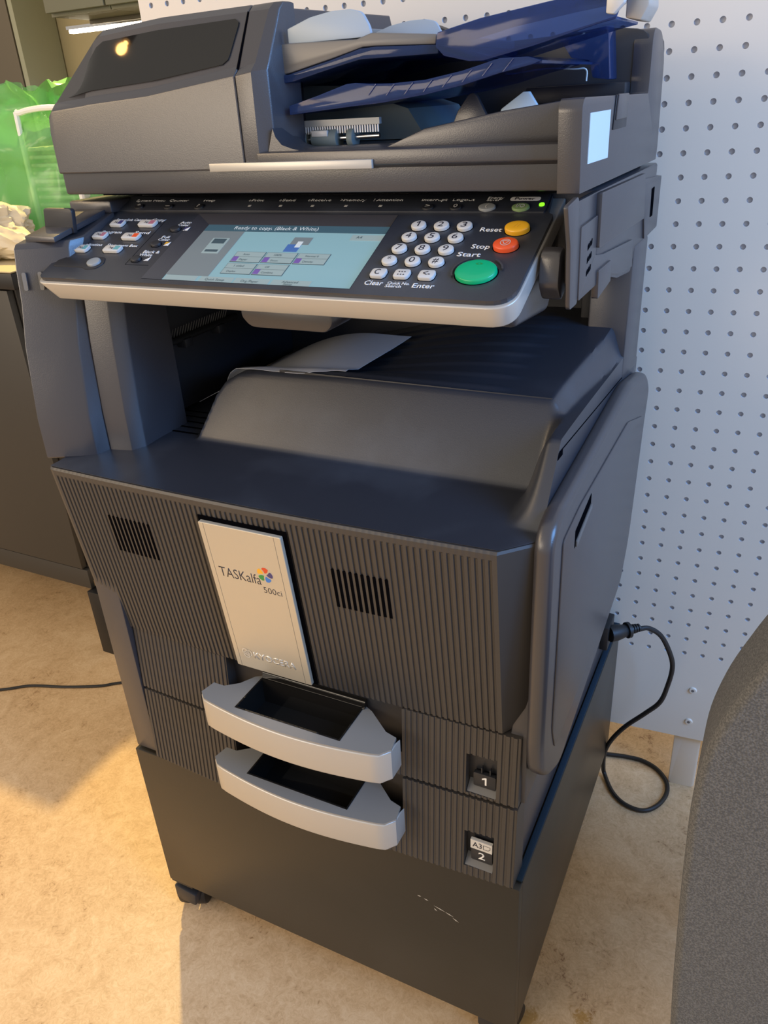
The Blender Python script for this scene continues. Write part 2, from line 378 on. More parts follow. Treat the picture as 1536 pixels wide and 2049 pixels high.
# ---------------------------------------------------------------- pegboard
WR = Matrix(((0.99718998, -0.07468043, -0.00591343), (0.07468934, 0.997206, 0.00130052), (0.00579979, -0.00173854, 0.99998167)))
W0 = Vector((0.58514605, 0.59908919, 1.28395487))
WM = Matrix.Translation(W0) @ WR.to_4x4()     # board frame: x right, y into the board, z up
pg = root('pegboard', tuple(WM @ Vector((0.17, 0.012, -1.29))), 'tall white perforated pegboard screen standing behind the copier', 'pegboard')
def pegboard():
    bm = bmesh.new(); p = 0.03; rr = 0.0039; n = 12; T = 0.012; D = 0.0055
    c0, c1, r0, r1 = -26, 16, -7, 32
    X0, X1, Z0, Z1 = -0.803, 0.55, -1.152, 0.42
    def ring(cx, cz, y, r): return [bm.verts.new((cx+r*math.cos(2*PI*k/n+PI/4), y, cz+r*math.sin(2*PI*k/n+PI/4))) for k in range(n)]
    gx0 = (c0-0.5)*p; gz1 = (-r0+0.5)*p
    gv = {}
    def g(i, j):
        if (i, j) not in gv: gv[(i, j)] = bm.verts.new(((c0-0.5+i)*p, 0, (-r0+0.5-j)*p))
        return gv[(i, j)]
    holes = []
    for i in range(c1-c0+1):
        for j in range(r1-r0+1):
            cx = (c0+i)*p; cz = -(r0+j)*p
            a = ring(cx, cz, 0, rr)
            cor = [g(i+1, j), g(i, j), g(i, j+1), g(i+1, j+1)]   # angles 45,135,225,315
            q = n//4
            for s in range(4):
                seg = [a[(s*q+k) % n] for k in range(q+1)]
                bm.faces.new([cor[s]]+seg[:1]+seg[1:]+[cor[(s+1) % 4]])
            holes.append((cx, cz))
    gx1 = (c1+0.5)*p; gz0 = -(r1+0.5)*p
    def quad(pts): bm.faces.new([bm.verts.new(q) for q in pts])
    quad([(X0, 0, Z0), (X1, 0, Z0), (X1, 0, gz0), (X0, 0, gz0)]); quad([(X0, 0, gz1), (X1, 0, gz1), (X1, 0, Z1), (X0, 0, Z1)])
    quad([(X0, 0, gz0), (gx0, 0, gz0), (gx0, 0, gz1), (X0, 0, gz1)]); quad([(gx1, 0, gz0), (X1, 0, gz0), (X1, 0, gz1), (gx1, 0, gz1)])
    quad([(X0, T, Z0), (X0, T, Z1), (X1, T, Z1), (X1, T, Z0)])
    quad([(X0, 0, Z0), (X0, T, Z0), (X1, T, Z0), (X1, 0, Z0)]); quad([(X0, 0, Z1), (X1, 0, Z1), (X1, T, Z1), (X0, T, Z1)])
    quad([(X0, 0, Z0), (X0, 0, Z1), (X0, T, Z1), (X0, T, Z0)]); quad([(X1, 0, Z0), (X1, T, Z0), (X1, T, Z1), (X1, 0, Z1)])
    hb = bmesh.new()
    for cx, cz in holes:
        f = [hb.verts.new((cx+rr*math.cos(2*PI*k/n+PI/4), 0, cz+rr*math.sin(2*PI*k/n+PI/4))) for k in range(n)]
        b = [hb.verts.new((cx+rr*math.cos(2*PI*k/n+PI/4), D, cz+rr*math.sin(2*PI*k/n+PI/4))) for k in range(n)]
        for k in range(n): hb.faces.new((f[k], f[(k+1) % n], b[(k+1) % n], b[k]))
        hb.faces.new(b[::-1])
    return bm, hb
pb, hb = pegboard()
o = obj('panel', xf(pb, WM), M['board'], pg, smooth=False)
o = obj('peg_hole', xf(hb, WM), M['hole'], pg, label='rows of round grey holes', smooth=False); o['kind'] = 'stuff'
obj('leg', xf(prism(rpoly([(0.124, -1.285), (0.171, -1.285), (0.171, -0.9), (0.124, -0.9)], [0.008, 0.008, 0, 0]), 'y', 0.0125, 0.031, 0.0015), WM), M['board'], pg, label='white upright leg')
obj('leg', xf(prism(rpoly([(-0.70, -1.285), (-0.65, -1.285), (-0.65, -0.9), (-0.70, -0.9)], [0.008, 0.008, 0, 0]), 'y', 0.0125, 0.031, 0.0015), WM), M['board'], pg, label='white upright leg')
for sx, sz in ((0.143, -1.039), (0.144, -1.112)):
    b_ = cyl((sx, 0, sz), (sx, -0.0025, sz), 0.0072, 0.0055, 20)
    s_ = obj('screw', xf(b_, WM), M['board'], pg, label='round white screw')
    obj('screw_socket', xf(cyl((sx, -0.0024, sz), (sx, -0.0028, sz), 0.0028, 0.0028, 8), WM), M['silver_grey'], s_)

# ---------------------------------------------------------------- stand under the copier
cb = root('printer_stand', (0.3, 0.29, 0.0), 'dark brown metal base box on castors under the copier', 'cabinet')
ZT = 0.3733
obj('front_panel', box(0, 0.6, 0, 0.014, 0.08, ZT, 0.0012), M['cabinet'], cb)
obj('side_panel', box(0.588, 0.6, 0.0145, 0.585, 0.08, ZT, 0.001), M['cabinet'], cb)
obj('side_panel', box(0, 0.012, 0.0145, 0.585, 0.08, ZT, 0.001), M['cabinet'], cb)
obj('back_panel', box(0.0125, 0.5875, 0.573, 0.585, 0.08, ZT-0.002, 0.001), M['cabinet'], cb)
obj('deck', box(0.0125, 0.5875, 0.0145, 0.5725, ZT-0.024, ZT-0.012), M['dark'], cb)
obj('foam_strip', box(0.5905, 0.5990, 0.012, 0.580, ZT+0.0001, ZT+0.0035, 0.001), M['felt_strip'], cb, label='blue-black foam edge strip')
bm = bmesh.new()
for (x, z, l, a) in ((0.495, 0.282, 0.018, -0.25), (0.508, 0.2785, 0.014, -0.3), (0.476, 0.290, 0.007, -0.2), (0.466, 0.292, 0.006, 0.1), (0.517, 0.272, 0.010, -0.5), (0.489, 0.277, 0.006, -0.7)):
    d = Vector((math.cos(a), 0, math.sin(a))); e = Vector((-d.z, 0, d.x))*0.0012
    c = Vector((x, -0.0003, z)); A = c-d*l/2; B = c+d*l/2
    v = [bm.verts.new(q) for q in (A, c-e, B, c+e*0.6)]; bm.faces.new(v)
obj('scratch', bm, M['scuff'], cb, label='pale scratch marks', smooth=False)
def caster(x, y, rot=0.6):
    t = obj('castor', merge(box(x-0.022, x+0.022, y-0.022, y+0.022, 0.072, 0.0795, 0.002), cyl((x, y, 0.055), (x, y, 0.073), 0.014)), M['black'], cb, label='black twin-wheel castor')
    ca, sa = math.cos(rot), math.sin(rot)
    for s in (-1, 1):
        c = Vector((x-sa*0.0, y, 0.030)); ax = Vector((ca, sa, 0)); off = Vector((-sa, ca, 0))*0.012
        c = c+off
        obj('wheel', cyl(c+ax*s*0.006, c+ax*s*0.024, 0.030, 0.028, 24, r=0.003), M['black'], t)
    f = prism([(x-0.02, 0.028), (x+0.02, 0.028), (x+0.024, 0.056), (x-0.02, 0.062)], 'y', y-0.022, y+0.0, 0.003)
    obj('fork', f, M['dark'], t)
for x, y, a in ((0.022, 0.024, 0.35), (0.56, 0.04, -0.4), (0.05, 0.53, 0.2), (0.55, 0.53, 0.1)): caster(x, y, a)

# ---------------------------------------------------------------- the copier
PR = root('multifunction_copier', (0.3, 0.27, 0.3738), 'large charcoal grey office copier with a silver-edged control panel', 'copier')
# lower body
Zb = 0.3745
obj('lower_body', prism([(0.03, Zb), (0.50, Zb), (0.50, 0.885), (0.46, 0.885), (0.459, 0.842), (0.03, 0.842)], 'x', 0.002, 0.578, 0.003), M['plastic'], PR)
obj('front_frame', box(0.002, 0.042, 0.004, 0.05, Zb+0.003, 0.842, 0.002), M['plastic'], PR)
obj('side_skirt', prism([(0.016, Zb+0.0035), (0.502, Zb+0.0035), (0.502, 0.4995), (0.016, 0.4995)], 'x', 0.5785, 0.5895, 0.001), M['plastic'], PR)
obj('side_skin', prism([(0.018, 0.50), (0.502, 0.50), (0.502, 0.884), (0.462, 0.884), (0.461, 0.846), (0.031, 0.846), (0.031, 0.63), (0.018, 0.60)], 'x', 0.5785, 0.5975, 0.0015), M['plastic'], PR)

# front cover with real ribs
PITCH = 0.0069
def fy(x, z):      # front surface of the big cover
    t = (z-0.602)/(0.846-0.602)
    return 0.012-0.028*t - 0.007*math.sin(PI*min(1, max(0, x/0.571)))
def rib_line(x0, x1, z, yf, depth, skip=None):
    pts = []; n = int((x1-x0)/PITCH)
    for i in range(n):
        a = x0+(x1-x0)*i/n; w_ = (x1-x0)/n
        d = depth
        if skip and skip(a+w_/2): d = 0.0
        pts += [(a, yf(a, z), z), (a+w_*0.50, yf(a, z), z), (a+w_*0.62, yf(a, z)+d, z), (a+w_*0.88, yf(a, z)+d, z)]
    pts.append((x1, yf(x1, z), z)); return pts
def cover():
    rings = []
    for z, dep in ((0.6025, 0.0016), (0.66, 0.0016), (0.72, 0.0016), (0.78, 0.0016), (0.8345, 0.0016), (0.8365, 0.0), (0.8430, 0.0)):
        fr = rib_line(0.006, 0.566, z, fy, dep)
        fr = [(0.0, fy(0, z)+0.002, z)] + fr + [(0.571, fy(0.571, z), z)]
        zz = z
        xr = 0.600 if z > 0.65 else 0.592
        back = [(xr, fy(0.571, z)+0.030, zz if z > 0.61 else z+0.002), (xr, 0.058, zz), (0.0, 0.058, zz)]
        rings.append(fr+back)
    # top rounding ring
    z = 0.8458
    fr = rib_line(0.006, 0.566, z, lambda x, zz: fy(x, 0.846)+0.002, 0.0)
    fr = [(0.0, fy(0, z)+0.004, z)]+fr+[(0.571, fy(0.571, z)+0.002, z)]
    rings.append(fr+[(0.598, fy(0.571, z)+0.030, z), (0.598, 0.058, z), (0.0, 0.058, z)])
    return loft(rings)
cv = obj('front_cover', cover(), M['ribbed'], PR, ang=20)

# top deck: height field (front shelf, hump, exit tray, right flank)
def deck_h(x, y):
    base = 0.8465+0.006*smooth((y+0.016)/0.12)
    prof = [(0.0, 0.846), (0.132, 0.846), (0.143, 0.880), (0.150, 0.903), (0.160, 0.918), (0.177, 0.928), (0.205, 0.932), (0.327, 0.9355), (0.80, 0.9355)]
    xx = x+0.03*smooth((y-0.16)/0.2)        # the flank wanders left towards the back
    for (a, b), (c, d) in zip(prof, prof[1:]):
        if a <= xx <= c: ht = b+(d-b)*(xx-a)/(c-a); break
    ht += 0.075*max(0, y-0.155)*smooth((x-0.2)/0.3) - 0.040*smooth((y-0.165)/0.06)*smooth((0.50-x)/0.42)
    sl = 0.852+(y-0.103)*1.60
    k = 0.004                                   # rounded crest and foot
    d = max(-1, min(1, (ht-sl)/k)); zz = min(ht, sl)-k*0.25*(1-abs(d))**2
    d = max(-1, min(1, (zz-base)/0.003)); z = max(zz, base)+0.003*0.25*(1-abs(d))**2
    # ridges of the exit tray
    if y > 0.16 and y < 0.43 and x > 0.22 and x < 0.53:
        k = smooth((x-0.22)/0.06)*smooth((0.53-x)/0.03)
        ph = (y-0.16)/0.034
        z += 0.0022*k*max(0, math.sin(2*PI*ph))**2*(1 if math.sin(2*PI*ph) > 0 else 0)
    # right flank
    if x > 0.556:
        e = smooth((x-0.560)/0.030) if y < 0.10 else smooth((x-0.570-0.012*smooth((y-0.15)/0.25))/0.018)
        if 0.09 < y < 0.11:
            k = (y-0.09)/0.02; e = smooth((x-0.560)/0.030)*(1-k)+smooth((x-0.570)/0.018)*k
        side = base+(0.922-base)*max(0, min(1, (y-0.030)/0.055))
        side -= 0.006*smooth((y-0.1)/0.35)
        z = z*(1-e)+max(side, base)*e
    return z
def deck():
    bm = bmesh.new(); nx, ny = 200, 170
    xs = [0.0+0.60*i/nx for i in range(nx+1)]; ys = [-0.013+(0.46+0.013)*j/ny for j in range(ny+1)]
    g = [[None]*(ny+1) for _ in xs]
    for i, x in enumerate(xs):
        for j, y in enumerate(ys):
            yy = y
            if j == 0: yy = fy(min(x, 0.571), 0.846)+0.0035+(max(0, x-0.571)*1.0)
            elif y < 0.03: yy = y+(fy(min(x, 0.571), 0.846)+0.0035+max(0, x-0.571)+0.013)*(1-smooth((y+0.013)/0.043))
            g[i][j] = bm.verts.new((x, yy, deck_h(x, yy)+0.0004))
    for i in range(nx):
        for j in range(ny): bm.faces.new((g[i][j], g[i+1][j], g[i+1][j+1], g[i][j+1]))
    # skirt
    bot = 0.8465
    rim = [g[i][0] for i in range(nx+1)]+[g[nx][j] for j in range(1, ny+1)]+[g[i][ny] for i in range(nx-1, -1, -1)]+[g[0][j] for j in range(ny-1, 0, -1)]
    low = [bm.verts.new((v.co.x, v.co.y, min(v.co.z-0.0003, bot if v.co.y < 0.07 else 0.8465))) for v in rim]
    for k in range(len(rim)):
        a, b = rim[k], rim[(k+1) % len(rim)]; bm.faces.new((a, b, low[(k+1) % len(rim)], low[k]))
    return bm
obj('exit_tray', deck(), M['dusty'], PR, ang=40)
for k, (y) in enumerate((0.117, 0.134, 0.151, 0.168, 0.185)):
    x0 = 0.072-0.0055*k
    obj('vent_slot', box(x0-0.022*0+0.0, x0+0.052, y, y+0.0035, deck_h(0.08, y)-0.002, deck_h(0.08, y)+0.0009), M['slot'], PR, label='thin dark slot')
obj('tray_seam', prism([(0.1560, 0.9335), (0.1560, 0.9368), (0.1582, 0.9368), (0.1582, 0.9335)], 'x', 0.235, 0.571, 0.0006), M['dark'], PR, label='dark seam')

obj('side_seam', prism([(0.080, 0.9105), (0.458, 0.8850), (0.458, 0.8862), (0.080, 0.9117)], 'x', 0.5995, 0.6004), M['slot'], PR)
obj('side_notch', prism([(0.074, 0.905), (0.092, 0.904), (0.092, 0.910), (0.078, 0.911)], 'x', 0.5995, 0.6005), M['slot'], PR)
# ventilation slots and margin
def slots(x0, x1, z0, z1, n):
    src = None
    for i in range(n):
        x = 0.006+(x0+i+0.75)*0.56/81
        y = fy(x, (z0+z1)/2)
        if src is None:
            b_ = prism([(fy(x, z0)-0.0004, z0), (fy(x, z1)-0.0004, z1), (fy(x, z1)+0.002, z1), (fy(x, z0)+0.002, z0)], 'x', x-0.0018, x+0.0018)
            src = obj('vent_slot', b_, M['slot'], cv); sx, sy = x, y
        else:
            c = src.copy(); C.objects.link(c); c.location = (x-sx, y-sy, 0)
slots(10, 0, 0.741, 0.793, 10)
slots(55, 0, 0.737, 0.788, 10)
obj('logo_recess', prism([(fy(.28, .603)+0.0, 0.6024), (fy(.28, .825)+0.0, 0.8255), (fy(.28, .825)-0.0008, 0.8255), (fy(.28, .603)-0.0008, 0.6024)], 'x', 0.227, 0.343), M['slot'], cv)

# nameplate
def plate_pt(x, z, d): return (x, fy(0.28, z)-d, z)
PA = Vector(plate_pt(0.230, 0.604, 0.0062)); PB = Vector(plate_pt(0.230, 0.820, 0.0062))
PF = frame(PA, (1, 0, 0), PB-PA)
PH = (PB-PA).length
np_ = obj('name_plate', xf(prism(rpoly([(0, 0), (0.108, 0), (0.108, PH), (0, PH)], 0.0018), 'z', -0.0050, 0.0, 0.0008), PF), M['plate'], PR, label='champagne metal name plate', ang=12)
for gx in (0.0065, 0.099):
    obj('groove_line', xf(box(gx, gx+0.0005, 0.001, PH-0.001, -0.0002, 0.00008), PF), M['silver_grey'], np_)
def lettering(txt, fr, u, v, width, m, parent, h=None, bold=0.0, z=0.0, ex=0.00012):
    b_ = text_mesh(txt, width, h, ex, bold=bold); xf(b_, fr @ Matrix.Translation((u, v, z)))
    return obj('lettering', b_, m, parent, smooth=False)
def L_(px, pz):   # world x,z on the plate -> plate frame
    return px-0.230, pz-0.604
u, v = 0.0125, 0.145
lettering('TASKalfa', PF, u, v, 0.0565, M['ink'], np_, h=0.0145, bold=-0.006)
lettering('500ci', PF, 0.0700, 0.1345, 0.0240, M['ink'], np_, h=0.0088, bold=-0.008)
pcx, pcy = 0.0765, 0.161
obj('logo_disc', xf(cyl((pcx, pcy, 0), (pcx, pcy, 0.00012), 0.0115, 0.0115, 36), PF), M['plate'], np_, label='pale ring of the colour wheel')
for i, k in enumerate(('p_red', 'p_yellow', 'p_green', 'p_blue', 'p_navy')):
    a0 = PI/2-0.5+i*2*PI/5
    pts = []
    for (r, a) in ((0.0018, 0.35), (0.0055, -0.28), (0.0100, -0.12), (0.0107, 0.25), (0.0100, 0.66), (0.0086, 0.86), (0.0048, 0.62)):
        pts.append((pcx+r*math.cos(a0+a), pcy+r*math.sin(a0+a)))
    obj('logo_petal', xf(prism(rpoly(pts, 0.0012, 3), 'z', 0.0001, 0.00025), PF), M[k], np_)
lettering('KYOCERA', PF, 0.030, 0.0205, 0.060, M['emboss'], np_, h=0.0105, bold=0.008, ex=0.0004)
lm = bmesh.new()
for a in (0.3, 2.4, 4.5):
    cx, cy = 0.0205, 0.026
    for s in (1,):
        pts = [(cx+0.0052*math.cos(a+t)+0.0028*math.cos(a), cy+0.0052*math.sin(a+t)+0.0028*math.sin(a)) for t in [k*2*PI/14 for k in range(14)]]
        inn = [(cx+0.0036*math.cos(a+t)+0.0028*math.cos(a), cy+0.0036*math.sin(a+t)+0.0028*math.sin(a)) for t in [k*2*PI/14 for k in range(14)]]
        vo = [lm.verts.new((*q, 0.0004)) for q in pts]; vi = [lm.verts.new((*q, 0.0004)) for q in inn]
        for k in range(14): lm.faces.new((vo[k], vo[(k+1) % 14], vi[(k+1) % 14], vi[k]))
obj('logo_mark', xf(lm, PF), M['emboss'], np_, smooth=False)

# paper drawers
def dy(x, z):
    t = max(0, min(1, (0.6005-z)/0.224))
    return 0.0125-0.0145*t-(0.007+0.004*t)*math.sin(PI*(x-0.043)/0.557)
def ribslab(x0, x1, z0, z1, bm):
    rings = []
    for z in (z0, z1):
        fr = rib_line(x0, x1, z, dy, 0.0014); rings.append(fr+[(x1, 0.034, z), (x0, 0.034, z)])
    return merge(bm, loft(rings))
def drawer(z0, z1, zh, num, a3):
    bm = bmesh.new()
    tx0, tx1, tz0, tz1 = 0.531, 0.567, num-0.004, num+0.052
    ribslab(0.0445, 0.204, z0, z1, bm); ribslab(0.204, 0.452, z0, zh+0.004, bm)
    ribslab(0.452, tx0, z0, z1, bm); ribslab(tx1, 0.5925, z0, z1, bm)
    ribslab(tx0, tx1, z0, tz0, bm); ribslab(tx0, tx1, tz1, z1, bm)
    d = obj('paper_drawer', bm, M['ribbed'], PR, ang=20)
    obj('handle_recess', box(0.204, 0.452, 0.020, 0.033, zh+0.0045, z1+0.004), M['dark'], d)
    # silver pull: curved front bar, lobes, open cup
    def arc(t, off): 
        x = 0.196+(0.458-0.196)*t
        return (x, -0.045-0.017*math.sin(PI*(0.04+0.92*t))+off+0.011*max(0, (t-0.93)/0.07)**3+0.008*max(0, (0.07-t)/0.07)**3)
    n = 26; H0, H1 = zh, zh+0.045
    front = [arc(i/n, 0) for i in range(n+1)]
    inner = [(x, y+0.005) for x, y in front][::-1]
    inner[0] = (0.4535, inner[0][1]); inner[-1] = (0.2015, inner[-1][1])
    hb_ = prism([(0.197, -0.012)]+front+[(0.4585, -0.012)]+inner[0:1]+inner[1:-1]+inner[-1:], 'z', H0, H1-0.002)
    h = obj('handle', bev(hb_, 0.0038, 4, 40), M['silver'], d, label='curved silver drawer pull')
    # top plate with an opening
    ox0, ox1, oy0, oy1 = 0.252, 0.398, -0.046, -0.008
    def ty(x):   # rear outline of the top plate: rises to the cup then falls at both ends
        return None
    top = bmesh.new()
    outer = [(x, y+0.0012) for x, y in front]
    rear = [(0.455, -0.016), (0.440, -0.012), (0.425, 0.000), (0.410, 0.012), (0.398, 0.018), (0.252, 0.018), (0.243, 0.012), (0.232, -0.006), (0.216, -0.018), (0.200, -0.018)]
    def oy(x):
        for p, q in zip(outer, outer[1:]):
            if p[0] <= x <= q[0]: return p[1]+(q[1]-p[1])*(x-p[0])/(q[0]-p[0])
    L = [p for p in outer if p[0] < ox0]+[(ox0, oy(ox0)), (ox0, 0.018)]+rear[6:]
    Rr = [(ox1, oy(ox1))]+[p for p in outer if p[0] > ox1]+rear[:5]
    Fm = [(ox0, oy(ox0))]+[p for p in outer if ox0 < p[0] < ox1]+[(ox1, oy(ox1)), (ox1, oy0+0.001), (ox0, oy0+0.001)]
    for poly in (L, Rr, Fm): prism(poly, 'z', H1-0.004, H1-0.0002, 0, bm=top)
    obj('handle_top', top, M['handle_grey'], d, label='grey top of the pull')
    cup = bmesh.new()
    for (a, b, c, e) in ((ox0, ox0+0.002, oy0, oy1+0.02), (ox1-0.002, ox1, oy0, oy1+0.02), (ox0+0.002, ox1-0.002, oy0, oy0+0.002), (ox0+0.002, ox1-0.002, oy1+0.018, oy1+0.02)):
        box(a, b, c, e, H0+0.010, H1+(0.002 if c > -0.01 else 0.0002), 0, bm=cup)
    box(ox0, ox1, oy0, oy1+0.02, H0+0.006, H0+0.010, 0, bm=cup)
    obj('grip_cup', cup, M['gloss'], d, label='glossy black grip cup', smooth=False)
    obj('grip_lip', prism(rpoly([(0.010, H1-0.004), (0.014, H1+0.010), (0.020, H1+0.010), (0.020, H1-0.004)], 0.002), 'x', 0.254, 0.400), M['gloss'], d)
    # number window
    yb = dy(0.55, z0)
    obj('number_recess', box(tx0, tx1, yb+0.014, yb+0.016, tz0, tz1), M['dark'], d)
    sl_ = prism([(yb+0.0015, tz0+0.0002), (yb+0.014, tz0+0.0002), (yb+0.014, tz0+0.010)], 'x', tx0+0.0005, tx1-0.0005)
    obj('number_sill', sl_, M['silver_grey'], d, label='grey sloped sill')
    F = frame((tx0+0.007, yb+0.0063, tz0+0.0075), (1, 0, 0), (0, 0, 1))
    tg = obj('number_tag', xf(prism(rpoly([(0, 0), (0.027, 0), (0.027, 0.020), (0, 0.020)], 0.002), 'z', -0.0055, 0, 0.0004), F), M['dark'], d)
    lettering('2' if a3 else '1', F, 0.0095 if a3 else 0.0105, 0.0045, 0.0085 if a3 else 0.0062, M['white'], d, h=0.0115, bold=0.012 if a3 else 0.0)
    if a3:
        F2 = frame((tx0+0.007, yb+0.0050, tz0+0.0285), (1, 0, 0), (0, 0, 1))
        obj('size_label', xf(box(0, 0.027, 0, 0.0145, -0.0042, 0), F2), M['keywhite'], d, label='white paper-size label')
        lettering('A3', F2, 0.0025, 0.0035, 0.0118, M['ink'], d, h=0.0085, bold=0.01)
        ic = bmesh.new()
        P_ = [(0.0162, 0.004), (0.0220, 0.004), (0.0245, 0.0065), (0.0245, 0.0105), (0.0162, 0.0105)]
        for i in range(5):
            a = Vector(P_[i]); b = Vector(P_[(i+1) % 5]); dd = (b-a).normalized()*0.0003; e_ = Vector((-dd.y, dd.x))*1.0
            vv = [ic.verts.new((q.x, q.y, 0.0002)) for q in (a-dd-e_, b+dd-e_, b+dd+e_, a-dd+e_)]; ic.faces.new(vv)
        obj('page_icon', xf(ic, F2), M['ink'], d, smooth=False)
    else:
        for px_ in (0.009, 0.019):
            obj('tag_hook', xf(box(px_, px_+0.0015, 0.019, 0.0285, -0.006, -0.001, 0.0004), F), M['dark'], d)
    return d
drawer(0.503, 0.6005, 0.533, 0.5105, False)
drawer(0.3765, 0.4985, 0.423, 0.3955, True)

# right side door
def door_ring(x, inset):
    base = [(0.004+inset, 0.850-inset), (0.012+inset, 0.862-inset), (0.350, 0.905-inset), (0.50-inset, 0.840-inset), (0.512-inset, 0.800-inset), (0.470-inset, 0.615+inset*0.3), (0.425-inset, 0.560+inset), (0.055+inset, 0.535+inset), (0.012+inset, 0.575+inset), (0.004+inset, 0.60+inset)]
    return base
dp = [(0.006, 0.846), (0.018, 0.864), (0.045, 0.872), (0.355, 0.893), (0.475, 0.872), (0.512, 0.838), (0.500, 0.800), (0.462, 0.617), (0.425, 0.560), (0.090, 0.500), (0.040, 0.528), (0.012, 0.560), (0.006, 0.60)]
dd_ = prism(rpoly(dp, [0.008, 0.01, 0.01, 0.02, 0.03, 0.015, 0.01, 0.02, 0.02, 0.02, 0.02, 0.01, 0.01], 4), 'x', 0.598, 0.6175)
sd = obj('side_door', bev(dd_, 0.0075, 4), M['plastic'], PR)
ip = [(0.040, 0.838), (0.105, 0.846), (0.345, 0.846), (0.462, 0.812), (0.440, 0.638), (0.380, 0.576), (0.056, 0.560), (0.040, 0.60)]
obj('door_panel', prism(rpoly(ip, 0.008, 4), 'x', 0.6170, 0.6192, 0.0008), M['plastic'], sd)
obj('door_latch', prism([(0.085, 0.806), (0.150, 0.822), (0.150, 0.838), (0.085, 0.826)], 'x', 0.6188, 0.6196), M['slot'], sd, label='dark latch opening')
obj('latch_lever', prism([(0.088, 0.806), (0.150, 0.821), (0.150, 0.827), (0.088, 0.813)], 'x', 0.6190, 0.6215, 0.0008), M['silver_grey'], sd, label='grey latch lever')

# rear column and cavity
obj('rear_column', prism([(0.378, 0.886), (0.475, 0.880), (0.475, 1.05), (0.388, 1.05)], 'x', 0.552, 0.6010, 0.003), M['plastic'], PR)
obj('column_inner', box(0.535, 0.5515, 0.415, 0.47, 0.90, 1.045, 0.002), M['dark'], PR)
obj('cavity_back', box(0.05, 0.5345, 0.452, 0.470, 0.865, 1.045), M['dark'], PR)
iw = [(0.060, 0.863), (0.060, 1.04), (0.150, 1.04), (0.150, 0.863)]
obj('exit_wall', box(0.012, 0.062, 0.150, 0.451, 0.862, 1.04, 0.001), M['dark'], PR)
rl = obj('exit_roller', cyl((0.070, 0.152, 0.957), (0.070, 0.30, 0.957), 0.0045), M['steel'], PR, label='thin dark shaft')
rl.data.materials[0] = M['black']
br = bmesh.new()
for i in range(22):
    y = 0.165+i*0.0055; cyl((0.066, y, 0.960), (0.072, y, 0.9735), 0.0009, 0.0005, 5, bm=br)
obj('static_brush', br, M['silver_grey'], PR, smooth=False)
for y in (0.178, 0.25):
    obj('roller_bracket', box(0.062, 0.078, y, y+0.016, 0.945, 0.957, 0.002), M['dark'], PR)
obj('exit_flap', box(0.0625, 0.0640, 0.152, 0.154, 0.866, 0.888), M['white'], PR, label='small white mark')

# left tower
def tower():
    base = [(-0.020, 0.001), (0.020, 0.020), (0.036, 0.030), (0.042, 0.046), (0.042, 0.135), (-0.020, 0.135)]
    rings = []
    for z, t in ((0.8475, 0), (0.90, 0.001), (0.985, 0.011), (1.033, 0.0215), (1.07, 0.026), (1.092, 0.030)):
        rings.append([(x, y+(t if i < 4 else 0), z) for i, (x, y) in enumerate(base)])
    rings.append([(x, y+(0.034 if i < 4 else 0), 1.0995+(y-0.035)*0.20*(1 if i > 3 else 0.3)) for i, (x, y) in enumerate(base)])
    return loft(rings)
obj('left_tower', bev(tower(), 0.0018, 3), M['plastic'], PR, ang=14)
def tower_step():
    base = [(0.0425, 0.0465), (0.073, 0.0525), (0.083, 0.068), (0.083, 0.149), (0.0425, 0.149)]
    rings = []
    for z, t in ((0.8475, 0), (0.90, 0.001), (0.985, 0.011), (1.040, 0.022)):
        rings.append([(x, y+t*0.55*(1 if i < 3 else 0), z) for i, (x, y) in enumerate(base)])
    return loft(rings)
obj('tower_step', bev(tower_step(), 0.0015), M['plastic'], PR, ang=14)
obj('tower_side', box(-0.020, 0.0115, 0.1355, 0.44, 0.8475, 1.10, 0.002), M['plastic'], PR)
obj('tower_tray', prism([(0.046, 1.0985), (0.130, 1.1160), (0.130, 1.1225), (0.046, 1.1045)], 'x', -0.014, 0.032, 0.0008), M['plastic'], PR)
obj('paper_stop', prism(rpoly([(-0.011, 1.104), (0.034, 1.104), (0.038, 1.1305), (-0.006, 1.1310)], [0, 0, 0.005, 0.004]), 'y', 0.074, 0.080, 0.001), M['dark'], PR)
for k in (-0.011, 0.006):
    obj('grip_notch', xf(prism(rpoly([(-0.0024, -0.010), (0.0024, -0.010), (0.0024, 0.010), (-0.0024, 0.010)], 0.0024), 'y', -0.0012, 0.0004, 0), Matrix.Translation((k+0.002, 0.0275+(k+0.011)*0.47, 1.058)) @ Matrix.Rotation(0.44, 4, 'Z') @ Matrix.Rotation(-0.15, 4, 'X')), M['silver_grey'], PR, label='pale oval notch')

# scanner section
obj('scanner_body', prism([(0.184, 1.046), (0.24, 1.044), (0.30, 1.030), (0.375, 1.022), (0.390, 1.045), (0.530, 1.050), (0.530, 1.098), (0.502, 1.100), (0.502, 1.1315), (0.184, 1.1345)], 'x', 0.043, 0.600, 0.003), M['plastic'], PR)
obj('scanner_rail', prism([(0.13, 1.118), (0.50, 1.112), (0.50, 1.131), (0.13, 1.132)], 'x', -0.024, 0.0425, 0.003), M['plastic'], PR)
obj('platen_gap', prism([(0.135, 1.1375), (0.47, 1.1318), (0.47, 1.1375), (0.135, 1.1395)], 'x', 0.03, 0.585), M['slot'], PR)
def scover(n_, pts, x1, r=0.002, m='plastic', lb=None):
    return obj(n_, prism(rpoly(pts, r), 'x', 0.598, x1, 0.0012), M[m], PR, label=lb)
scover('side_cover', [(0.172, 1.133), (0.395, 1.129), (0.410, 1.078), (0.174, 1.084)], 0.6045)
